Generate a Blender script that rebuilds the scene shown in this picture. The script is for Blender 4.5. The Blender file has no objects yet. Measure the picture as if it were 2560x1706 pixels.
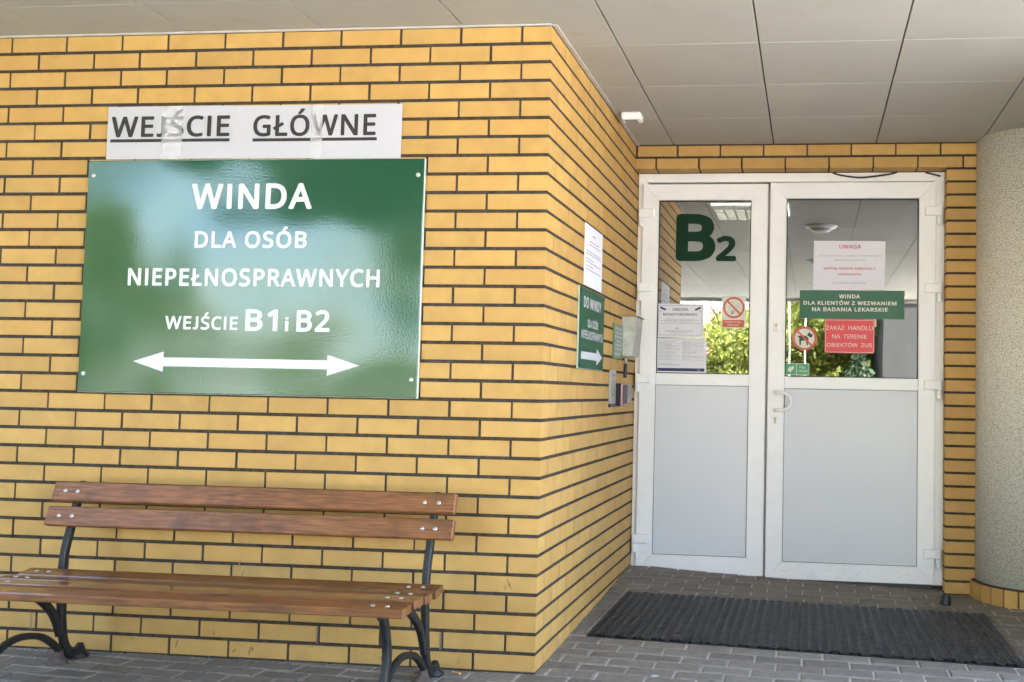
import bpy, bmesh, math, random
from mathutils import Vector, Matrix
import numpy as np
R = random.Random(7)
S = bpy.context.scene
COL = S.collection
rad = math.radians

# ------------------------------------------------------------------ camera, world, sun, exposure
CAM = Vector((1.07325544, -4.18836276, 1.12543858))
cam = bpy.data.cameras.new('camera'); cam_o = bpy.data.objects.new('camera', cam); COL.objects.link(cam_o)
_R = ((0.99272037, -0.11982088, -0.012216), (0.11890683, 0.99115522, -0.05892782), (0.01916873, 0.05704628, 0.9981875))
m = Matrix.Identity(4)
for i in range(3):
    m[i][0] = _R[i][0]; m[i][1] = _R[i][2]; m[i][2] = -_R[i][1]; m[i][3] = CAM[i]
cam_o.matrix_world = m
cam.sensor_fit = 'HORIZONTAL'; cam.sensor_width = 36
cam.lens = 2655.315 / 2560 * 36
cam.shift_x = -427.667 / 2560; cam.shift_y = -21.24 / 2560
cam.clip_start = 0.05; cam.clip_end = 600
S.camera = cam_o

SUN_EL, SUN_AZ = rad(53), math.atan2(0.55, 0.83)        # azimuth from +y towards +x
w = bpy.data.worlds.new('World'); S.world = w; w.use_nodes = True
nt = w.node_tree
sky = nt.nodes.new('ShaderNodeTexSky'); sky.sky_type = 'NISHITA'; sky.sun_disc = False
sky.sun_elevation = SUN_EL; sky.sun_rotation = SUN_AZ; sky.dust_density = 1.9; sky.air_density = 1.0
nt.links.new(sky.outputs[0], nt.nodes['Background'].inputs[0])
nt.nodes['Background'].inputs[1].default_value = 0.15
sun = bpy.data.lights.new('sun', 'SUN'); sun.energy = 5.0; sun.angle = rad(0.5); sun.color = (1, .965, .92)
sun_o = bpy.data.objects.new('sun', sun); COL.objects.link(sun_o)
ts = Vector((math.cos(SUN_EL) * math.sin(SUN_AZ), math.cos(SUN_EL) * math.cos(SUN_AZ), math.sin(SUN_EL)))
sun_o.rotation_euler = ts.to_track_quat('Z', 'Y').to_euler(); sun_o.location = (8, 8, 12)
S.view_settings.view_transform = 'Standard'; S.view_settings.look = 'None'; S.view_settings.gamma = 1
S.view_settings.exposure = 4.05
S.cycles.max_bounces = 10; S.cycles.diffuse_bounces = 6; S.cycles.glossy_bounces = 4; S.cycles.transparent_max_bounces = 12
S.cycles.use_denoising = True; S.cycles.sample_clamp_indirect = 8

# ------------------------------------------------------------------ dimensions
D = 2.1238                       # plane of the brickwork round the door
PV = 0.0772996; ZC = 34 * PV     # brick course, soffit height
G_Y = D + 0.122                  # glass plane

# ------------------------------------------------------------------ materials
def srgb(r, g, b):
    f = lambda c: (c / 255 / 12.92) if c / 255 <= .04045 else ((c / 255 + .055) / 1.055) ** 2.4
    return (f(r), f(g), f(b))
def mat(name, base, rough=.5, var=.12, nscale=14, bump=0, bscale=120, spec=.5, metal=0, coat=0, coat_rough=.05,
        island=0, alt=None, dark=None, dark_scale=60, dark_amt=.5, stretch=None, dark_lo=.55, dark_hi=.75, rvar=0):
    M = bpy.data.materials.new(name); M.use_nodes = True
    T = M.node_tree; N = T.nodes; L = T.links; P = N['Principled BSDF']
    P.inputs['Roughness'].default_value = rough; P.inputs['Metallic'].default_value = metal
    P.inputs['Specular IOR Level'].default_value = spec
    P.inputs['Coat Weight'].default_value = coat; P.inputs['Coat Roughness'].default_value = coat_rough
    tc = N.new('ShaderNodeTexCoord'); vec = tc.outputs['Object']
    if stretch:
        mp = N.new('ShaderNodeMapping'); mp.inputs['Scale'].default_value = stretch
        L.new(vec, mp.inputs[0]); vec = mp.outputs[0]
    no = N.new('ShaderNodeTexNoise'); no.inputs['Scale'].default_value = nscale; no.inputs['Detail'].default_value = 6
    L.new(vec, no.inputs['Vector'])
    mr = N.new('ShaderNodeMapRange'); mr.inputs['From Min'].default_value = .3; mr.inputs['From Max'].default_value = .7
    mr.inputs['To Min'].default_value = 1 - var; mr.inputs['To Max'].default_value = 1 + var
    L.new(no.outputs['Fac'], mr.inputs['Value']); val = mr.outputs[0]
    if island:
        g = N.new('ShaderNodeNewGeometry'); mi = N.new('ShaderNodeMapRange')
        mi.inputs['To Min'].default_value = 1 - island; mi.inputs['To Max'].default_value = 1 + island
        L.new(g.outputs['Random Per Island'], mi.inputs['Value'])
        mu = N.new('ShaderNodeMath'); mu.operation = 'MULTIPLY'; L.new(val, mu.inputs[0]); L.new(mi.outputs[0], mu.inputs[1]); val = mu.outputs[0]
    mx = N.new('ShaderNodeVectorMath'); mx.operation = 'SCALE'; mx.inputs[0].default_value = base
    L.new(val, mx.inputs['Scale']); colr = mx.outputs[0]
    if alt:
        g2_ = N.new('ShaderNodeNewGeometry'); ma = N.new('ShaderNodeMath'); ma.operation = 'MULTIPLY'; ma.inputs[1].default_value = 13.7
        L.new(g2_.outputs['Random Per Island'], ma.inputs[0]); fr = N.new('ShaderNodeMath'); fr.operation = 'FRACT'; L.new(ma.outputs[0], fr.inputs[0])
        pw = N.new('ShaderNodeMath'); pw.operation = 'POWER'; pw.inputs[1].default_value = 2.2; L.new(fr.outputs[0], pw.inputs[0])
        sc_ = N.new('ShaderNodeMath'); sc_.operation = 'MULTIPLY'; sc_.inputs[1].default_value = .38; L.new(pw.outputs[0], sc_.inputs[0])
        ac = N.new('ShaderNodeMix'); ac.data_type = 'RGBA'; L.new(sc_.outputs[0], ac.inputs[0]); L.new(colr, ac.inputs['A']); ac.inputs['B'].default_value = (*alt, 1); colr = ac.outputs['Result']
    if dark:
        n2 = N.new('ShaderNodeTexNoise'); n2.inputs['Scale'].default_value = dark_scale; n2.inputs['Detail'].default_value = 3
        L.new(tc.outputs['Object'], n2.inputs['Vector'])
        m2 = N.new('ShaderNodeMapRange'); m2.inputs['From Min'].default_value = dark_lo; m2.inputs['From Max'].default_value = dark_hi
        m2.inputs['To Max'].default_value = dark_amt
        L.new(n2.outputs['Fac'], m2.inputs['Value'])
        mc = N.new('ShaderNodeMix'); mc.data_type = 'RGBA'; L.new(m2.outputs[0], mc.inputs[0])
        L.new(colr, mc.inputs['A']); mc.inputs['B'].default_value = (*dark, 1); colr = mc.outputs['Result']
    L.new(colr, P.inputs['Base Color'])
    if rvar:
        m3 = N.new('ShaderNodeMapRange'); m3.inputs['From Min'].default_value = .3; m3.inputs['From Max'].default_value = .7
        m3.inputs['To Min'].default_value = max(.02, rough - rvar); m3.inputs['To Max'].default_value = rough + rvar
        L.new(no.outputs['Fac'], m3.inputs['Value']); L.new(m3.outputs[0], P.inputs['Roughness'])
    if bump:
        n3 = N.new('ShaderNodeTexNoise'); n3.inputs['Scale'].default_value = bscale; n3.inputs['Detail'].default_value = 4
        L.new(vec, n3.inputs['Vector'])
        b = N.new('ShaderNodeBump'); b.inputs['Strength'].default_value = bump; b.inputs['Distance'].default_value = .002
        L.new(n3.outputs['Fac'], b.inputs['Height']); L.new(b.outputs[0], P.inputs['Normal'])
    return M

M_brick = mat('yellow_clinker', (.485, .293, .090), alt=(.45, .24, .066), rough=.62, var=.10, nscale=11, bump=.6, bscale=210, island=.075,
              dark=(.42, .22, .06), dark_scale=150, dark_amt=.5, dark_lo=.60, dark_hi=.78, spec=.35)
M_mortar = mat('dark_mortar', (.058, .047, .038), rough=.95, var=.35, nscale=40, bump=.6, bscale=300, spec=.1)
M_soffit = mat('soffit_panel', (.425, .408, .362), rough=.75, var=.03, nscale=2.5, island=.035, spec=.2,
               dark=(.33, .28, .21), dark_scale=5, dark_amt=.5, dark_lo=.58, dark_hi=.85)
M_soffit_gap = mat('soffit_gap', (.07, .06, .05), rough=.9)
M_trim = mat('soffit_trim', (.46, .44, .42), rough=.55, var=.1, nscale=12)
M_paver = mat('grey_paver', (.195, .174, .150), rough=.9, var=.16, nscale=28, bump=.7, bscale=420, island=.13, spec=.2,
              dark=(.15, .14, .125), dark_scale=7, dark_amt=.45, dark_lo=.52, dark_hi=.8)
M_joint = mat('sandy_joint', (.44, .415, .37), rough=1, var=.3, nscale=60, bump=.5, bscale=300, spec=.1)
M_upvc = mat('white_upvc', (.88, .88, .875), rough=.3, var=.02, nscale=6, spec=.45, dark=(.6, .57, .5), dark_scale=9, dark_amt=.2, dark_lo=.6, dark_hi=.85)
M_panel = mat('grey_white_panel', (.68, .70, .725), rough=.33, var=.015, nscale=3, spec=.4)
M_gasket = mat('black_gasket', (.015, .015, .015), rough=.6)
M_black = mat('black_plastic', (.018, .018, .02), rough=.45)
M_rubber = mat('black_rubber', (.017, .017, .018), rough=.36, var=.3, nscale=60, bump=.35, bscale=420, spec=.55, rvar=.1)
M_iron = mat('black_cast_iron', (.012, .0125, .014), rough=.45, var=.3, nscale=40, bump=1.2, bscale=120, spec=.35,
             dark=(.07, .075, .085), dark_scale=260, dark_amt=.3, dark_lo=.6, dark_hi=.72)
M_rust = mat('worn_rusty_iron', (.075, .05, .042), rough=.75, var=.4, nscale=30, bump=1, bscale=160)
M_wood = mat('varnished_brown_wood', (.175, .066, .020), rough=.45, var=.45, nscale=7, stretch=(1.2, 16, 16), spec=.5, coat=.9, coat_rough=.055,
             dark=(.08, .034, .014), dark_scale=8, dark_amt=.7, dark_lo=.53, dark_hi=.72, bump=.15, bscale=30)
M_wood_back = mat('worn_brown_wood', (.195, .076, .026), rough=.45, var=.45, nscale=7, stretch=(1.2, 16, 16), spec=.3, coat=.15, coat_rough=.3,
             dark=(.08, .034, .014), dark_scale=8, dark_amt=.7, dark_lo=.53, dark_hi=.72, bump=.15, bscale=30)
M_steel = mat('zinc_bolt', (.46, .45, .42), rough=.45, metal=.8, var=.1)
M_zinc = mat('galvanised_sheet', (.50, .50, .44), rough=.5, metal=.35, var=.18, nscale=30, dark=(.3, .3, .25), dark_scale=60, dark_amt=.4)
M_alu = mat('aluminium_edge', (.42, .46, .40), rough=.4, metal=.3)
M_white = mat('white_vinyl', (.54, .55, .58), rough=.25, var=.02, spec=.5)
M_paper = mat('white_paper', (.475, .47, .525), rough=.75, var=.02, nscale=5, spec=.2)
M_paper3 = mat('bright_paper', (.74, .73, .80), rough=.7, var=.02, nscale=5, spec=.2)
M_paper2 = mat('laminated_paper', (.72, .71, .74), rough=.4, var=.02, nscale=5, spec=.4)
M_ink = mat('black_ink', (.018, .014, .017), rough=.6)
M_grey_ink = mat('grey_ink', (.30, .30, .33), rough=.7)
M_lgrey_ink = mat('light_grey_ink', (.45, .45, .46), rough=.7)
M_red_ink = mat('red_ink', (.50, .05, .045), rough=.6)
M_navy = mat('navy_ink', (.03, .035, .11), rough=.6)
M_green_dk = mat('dark_green_vinyl', (.006, .034, .017), rough=.5, var=.04, spec=.12)
M_green_flat = mat('flat_green_board', (.013, .115, .054), rough=.4, var=.05)
M_green_safe = mat('safety_green', (.045, .33, .13), rough=.4)
M_red = mat('sign_red', (.70, .045, .055), rough=.35, var=.03)
M_redo = mat('faded_red', (.56, .10, .055), rough=.45, var=.08)
M_cream = mat('cream_sticker', (.66, .66, .58), rough=.5, var=.03)
M_dkgreen_ink = mat('dark_dog_green', (.03, .06, .04), rough=.5)
M_pink = mat('pink_card', (.75, .38, .40), rough=.6)
M_brass = mat('brass_cylinder', (.45, .33, .2), rough=.35, metal=.8)
M_plaster = mat('interior_wall', (.22, .21, .19), rough=.8)
M_floor_in = mat('interior_floor', (.16, .15, .14), rough=.4)
M_lawn = mat('lawn_grass', (.10, .15, .035), rough=1, var=.35, nscale=3, bump=1, bscale=60, spec=.1)
M_concrete = mat('pale_concrete', (.56, .54, .49), rough=.9, var=.12, nscale=2)
M_bark = mat('bark', (.10, .075, .055), rough=.95, var=.4, nscale=20, bump=1, bscale=40)
M_pole = mat('white_pole', (.75, .77, .82), rough=.35)
M_roofred = mat('red_roof_tiles', (.45, .12, .13), rough=.8, var=.1, nscale=8)
M_housewall = mat('white_render', (.75, .73, .70), rough=.9)
M_tobacco = mat('cigarette_paper', (.62, .33, .16), rough=.8)
M_leafdry = mat('dry_leaf', (.33, .17, .06), rough=.9)

# brick dirt: scuffs near the ground are part of the wall's surface
def stucco():
    M = bpy.data.materials.new('pebble_render'); M.use_nodes = True
    T = M.node_tree; N = T.nodes; L = T.links; P = N['Principled BSDF']
    tc = N.new('ShaderNodeTexCoord')
    vo = N.new('ShaderNodeTexVoronoi'); vo.inputs['Scale'].default_value = 170
    no = N.new('ShaderNodeTexNoise'); no.inputs['Scale'].default_value = 150; no.inputs['Detail'].default_value = 3
    L.new(tc.outputs['Object'], vo.inputs['Vector']); L.new(tc.outputs['Object'], no.inputs['Vector'])
    cr = N.new('ShaderNodeValToRGB'); e = cr.color_ramp.elements
    e[0].position = .37; e[0].color = (.50, .445, .36, 1); e[1].position = .53; e[1].color = (.84, .80, .70, 1)
    L.new(no.outputs['Fac'], cr.inputs[0]); L.new(cr.outputs[0], P.inputs['Base Color'])
    ad = N.new('ShaderNodeMath'); ad.operation = 'SUBTRACT'; L.new(no.outputs['Fac'], ad.inputs[0]); L.new(vo.outputs['Distance'], ad.inputs[1])
    b = N.new('ShaderNodeBump'); b.inputs['Strength'].default_value = .9; b.inputs['Distance'].default_value = .006
    L.new(ad.outputs[0], b.inputs['Height']); L.new(b.outputs[0], P.inputs['Normal'])
    P.inputs['Roughness'].default_value = .95; P.inputs['Specular IOR Level'].default_value = .15
    return M
M_stucco = stucco()

def glass(name, fac):
    M = bpy.data.materials.new(name); M.use_nodes = True
    T = M.node_tree; N = T.nodes; L = T.links
    for n in list(N):
        if n.type == 'BSDF_PRINCIPLED': N.remove(n)
    out = [n for n in N if n.type == 'OUTPUT_MATERIAL'][0]
    tr = N.new('ShaderNodeBsdfTransparent'); tr.inputs[0].default_value = (.55, .57, .56, 1)
    gl = N.new('ShaderNodeBsdfGlossy'); gl.inputs['Roughness'].default_value = .0; gl.inputs['Color'].default_value = (.95, .96, .97, 1)
    tc = N.new('ShaderNodeTexCoord'); no = N.new('ShaderNodeTexNoise'); no.inputs['Scale'].default_value = 1.6
    L.new(tc.outputs['Object'], no.inputs['Vector'])
    b = N.new('ShaderNodeBump'); b.inputs['Strength'].default_value = .02; b.inputs['Distance'].default_value = .02
    L.new(no.outputs['Fac'], b.inputs['Height']); L.new(b.outputs[0], gl.inputs['Normal'])
    mx = N.new('ShaderNodeMixShader'); mx.inputs[0].default_value = fac
    L.new(tr.outputs[0], mx.inputs[1]); L.new(gl.outputs[0], mx.inputs[2]); L.new(mx.outputs[0], out.inputs[0])
    return M
M_glass = glass('coated_door_glass', .33); M_glass2 = glass('darker_door_glass', .23)

def tape():
    M = bpy.data.materials.new('clear_tape'); M.use_nodes = True
    T = M.node_tree; N = T.nodes; L = T.links; P = N['Principled BSDF']
    P.inputs['Base Color'].default_value = (.78, .77, .82, 1); P.inputs['Roughness'].default_value = .45
    tr = N.new('ShaderNodeBsdfTransparent'); mx = N.new('ShaderNodeMixShader'); mx.inputs[0].default_value = .33
    L.new(tr.outputs[0], mx.inputs[1]); L.new(P.outputs[0], mx.inputs[2])
    L.new(mx.outputs[0], [n for n in N if n.type == 'OUTPUT_MATERIAL'][0].inputs[0])
    return M
M_tape = tape()

def sign_green(name, base, warp, rough, spec, coat):
    M = bpy.data.materials.new(name); M.use_nodes = True
    T = M.node_tree; N = T.nodes; L = T.links; P = N['Principled BSDF']
    P.inputs['Base Color'].default_value = (*base, 1); P.inputs['Roughness'].default_value = rough
    P.inputs['Specular IOR Level'].default_value = spec; P.inputs['Coat Weight'].default_value = coat; P.inputs['Coat Roughness'].default_value = .085; P.inputs['Coat IOR'].default_value = 1.52
    tc = N.new('ShaderNodeTexCoord')
    n1 = N.new('ShaderNodeTexNoise'); n1.inputs['Scale'].default_value = 1.7; n1.inputs['Detail'].default_value = 1
    n2 = N.new('ShaderNodeTexNoise'); n2.inputs['Scale'].default_value = 120; n2.inputs['Detail'].default_value = 3
    L.new(tc.outputs['Object'], n1.inputs['Vector']); L.new(tc.outputs['Object'], n2.inputs['Vector'])
    b1 = N.new('ShaderNodeBump'); b1.inputs['Strength'].default_value = 1; b1.inputs['Distance'].default_value = warp
    b2 = N.new('ShaderNodeBump'); b2.inputs['Strength'].default_value = .12; b2.inputs['Distance'].default_value = .002
    L.new(n1.outputs['Fac'], b1.inputs['Height']); L.new(n2.outputs['Fac'], b2.inputs['Height']); L.new(b1.outputs[0], b2.inputs['Normal'])
    L.new(b2.outputs[0], P.inputs['Normal']); L.new(b2.outputs[0], P.inputs['Coat Normal'])
    return M
M_sign = sign_green('glossy_green_sheet', (.002, .062, .026), .022, .3, .08, 1.0)
M_sign2 = sign_green('green_sheet', (.007, .070, .032), .01, .45, .12, 0)

def leaf(name, base, trans):
    M = bpy.data.materials.new(name); M.use_nodes = True
    T = M.node_tree; N = T.nodes; L = T.links; P = N['Principled BSDF']
    g = N.new('ShaderNodeNewGeometry'); mi = N.new('ShaderNodeMapRange'); mi.inputs['To Min'].default_value = .55; mi.inputs['To Max'].default_value = 1.5
    L.new(g.outputs['Random Per Island'], mi.inputs['Value'])
    mx = N.new('ShaderNodeVectorMath'); mx.operation = 'SCALE'; mx.inputs[0].default_value = base; L.new(mi.outputs[0], mx.inputs['Scale'])
    L.new(mx.outputs[0], P.inputs['Base Color']); P.inputs['Roughness'].default_value = .55
    tl = N.new('ShaderNodeBsdfTranslucent'); L.new(mx.outputs[0], tl.inputs[0])
    ms = N.new('ShaderNodeMixShader'); ms.inputs[0].default_value = trans
    out = [n for n in N if n.type == 'OUTPUT_MATERIAL'][0]
    L.new(P.outputs[0], ms.inputs[1]); L.new(tl.outputs[0], ms.inputs[2]); L.new(ms.outputs[0], out.inputs[0])
    return M
M_leaf = leaf('fresh_leaves', (.20, .225, .04), .5)
M_leaf_dk = leaf('dark_needles', (.03, .055, .022), .15)

# ------------------------------------------------------------------ mesh helpers
def tag(o, label=None, cat=None, group=None, kind=None):
    if label: o['label'] = label
    if cat: o['category'] = cat
    if group: o['group'] = group
    if kind: o['kind'] = kind
    return o
def empty(name, loc, label, cat, group=None):
    o = bpy.data.objects.new(name, None); o.empty_display_size = .05; o.location = loc; COL.objects.link(o)
    return tag(o, label, cat, group)
class MB:
    def __init__(s): s.v = []; s.f = []
    def add(s, vs, fs):
        b = len(s.v); s.v += [tuple(v) for v in vs]; s.f += [tuple(b + i for i in f) for f in fs]
    def box(s, x0, x1, y0, y1, z0, z1, bev=0, xf=None):
        lo = (min(x0, x1), min(y0, y1), min(z0, z1)); hi = (max(x0, x1), max(y0, y1), max(z0, z1))
        if bev <= 0:
            vs = [(hi[0] if i & 1 else lo[0], hi[1] if i & 2 else lo[1], hi[2] if i & 4 else lo[2]) for i in range(8)]
            fs = [(0, 2, 3, 1), (4, 5, 7, 6), (0, 1, 5, 4), (2, 6, 7, 3), (0, 4, 6, 2), (1, 3, 7, 5)]
        else:
            vs = []; idx = {}
            for i in range(8):
                c = [(i >> k) & 1 for k in range(3)]
                for a in range(3):
                    p = [0, 0, 0]
                    for k in range(3):
                        e = hi[k] if c[k] else lo[k]
                        p[k] = e if k == a else e + (-bev if c[k] else bev)
                    idx[(i, a)] = len(vs); vs.append(tuple(p))
            fs = []
            for a in range(3):
                b, c = (a + 1) % 3, (a + 2) % 3
                for sg in (0, 1):
                    q = []
                    for (ub, uc) in ((0, 0), (1, 0), (1, 1), (0, 1)):
                        i = (sg << a) | (ub << b) | (uc << c); q.append(idx[(i, a)])
                    fs.append(tuple(q if sg else q[::-1]))
                for ub in (0, 1):
                    for uc in (0, 1):
                        i0 = (ub << b) | (uc << c); i1 = i0 | (1 << a)
                        fs.append((idx[(i0, b)], idx[(i1, b)], idx[(i1, c)], idx[(i0, c)]))
            for i in range(8): fs.append((idx[(i, 0)], idx[(i, 1)], idx[(i, 2)]))
        if xf: vs = [xf(v) for v in vs]
        s.add(vs, fs)
    def prism(s, pts, f0, f1):
        n = len(pts); vs = [f0(p) for p in pts] + [f1(p) for p in pts]
        s.add(vs, [tuple(range(n)), tuple(range(2 * n - 1, n - 1, -1))] + [(i, i + n, (i + 1) % n + n, (i + 1) % n) for i in range(n)])
    def tube(s, pts, r, n=10, cap=True):
        pts = [Vector(p) for p in pts]; rs = r if isinstance(r, (list, tuple)) else [r] * len(pts)
        t0 = (pts[1] - pts[0]).normalized(); u = t0.orthogonal().normalized(); vs = []
        for i, p in enumerate(pts):
            t = (pts[min(i + 1, len(pts) - 1)] - pts[max(i - 1, 0)]).normalized()
            u = (u - t * u.dot(t)).normalized(); w_ = t.cross(u)
            for k in range(n):
                a = 2 * math.pi * k / n; vs.append(p + (u * math.cos(a) + w_ * math.sin(a)) * rs[i])
        fs = [(i * n + k, i * n + (k + 1) % n, (i + 1) * n + (k + 1) % n, (i + 1) * n + k) for i in range(len(pts) - 1) for k in range(n)]
        if cap: fs += [tuple(range(n)), tuple((len(pts) - 1) * n + k for k in range(n))]
        s.add(vs, fs)
    def bar(s, pts, hx, hw, x):                 # flat iron bar swept along a (y,z) path; hx half thickness in x, hw half width in plane
        P2 = [Vector(p) for p in pts]; vs = []; sec = []
        ws = hw if isinstance(hw, (list, tuple)) else [hw] * len(P2)
        c = .35
        for i, p in enumerate(P2):
            t = (P2[min(i + 1, len(P2) - 1)] - P2[max(i - 1, 0)]).normalized(); nrm = Vector((-t.y, t.x)); h = ws[i]
            for (a, b) in ((-1, -1 + c), (-1, 1 - c), (-1 + c, 1), (1 - c, 1), (1, 1 - c), (1, -1 + c), (1 - c, -1), (-1 + c, -1)):
                q = p + nrm * (b * h); vs.append((x + a * hx, q.x, q.y))
        n = 8
        fs = [(i * n + k, i * n + (k + 1) % n, (i + 1) * n + (k + 1) % n, (i + 1) * n + k) for i in range(len(P2) - 1) for k in range(n)]
        fs += [tuple(range(n)), tuple((len(P2) - 1) * n + k for k in range(n))]
        s.add(vs, fs)
    def dome(s, c, ax, r, h, n=12, rings=3):
        ax = Vector(ax).normalized(); u = ax.orthogonal().normalized(); w_ = ax.cross(u); c = Vector(c); vs = []; fs = []
        for j in range(rings):
            a = j / rings * math.pi / 2
            for k in range(n):
                b = 2 * math.pi * k / n; vs.append(c + (u * math.cos(b) + w_ * math.sin(b)) * r * math.cos(a) + ax * h * math.sin(a))
        vs.append(c + ax * h)
        for j in range(rings - 1):
            for k in range(n): fs.append((j * n + k, j * n + (k + 1) % n, (j + 1) * n + (k + 1) % n, (j + 1) * n + k))
        for k in range(n): fs.append(((rings - 1) * n + k, (rings - 1) * n + (k + 1) % n, len(vs) - 1))
        fs.append(tuple(range(n - 1, -1, -1))); s.add(vs, fs)
    def cyl(s, c, ax, r, h, n=16): 
        c = Vector(c); s.tube([c, c + Vector(ax) * h], r, n)
    def build(s, name, m_, parent=None, smooth=False, recalc=True, label=None):
        me = bpy.data.meshes.new(name); me.from_pydata(s.v, [], s.f); me.materials.append(m_)
        if recalc:
            bm = bmesh.new(); bm.from_mesh(me); bmesh.ops.recalc_face_normals(bm, faces=bm.faces); bm.to_mesh(me); bm.free()
        if smooth: me.polygons.foreach_set('use_smooth', [True] * len(me.polygons))
        o = bpy.data.objects.new(name, me); COL.objects.link(o)
        if parent:
            o.parent = parent
            ml = Matrix.Translation(-Vector(base_loc(parent)))
            me.transform(ml)
        if label: o['label'] = label
        return o
def base_loc(o):
    l = Vector((0, 0, 0))
    while o: l += o.location; o = o.parent
    return l
def smooth_path(pts, k=6):
    P_ = [Vector(p) for p in pts]; out = []
    for i in range(len(P_) - 1):
        p0 = P_[max(i - 1, 0)]; p1 = P_[i]; p2 = P_[i + 1]; p3 = P_[min(i + 2, len(P_) - 1)]
        for j in range(k):
            t = j / k
            out.append(.5 * ((2 * p1) + (p2 - p0) * t + (2 * p0 - 5 * p1 + 4 * p2 - p3) * t * t + (3 * p1 - p0 - 3 * p2 + p3) * t ** 3))
    out.append(P_[-1]); return out

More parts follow.
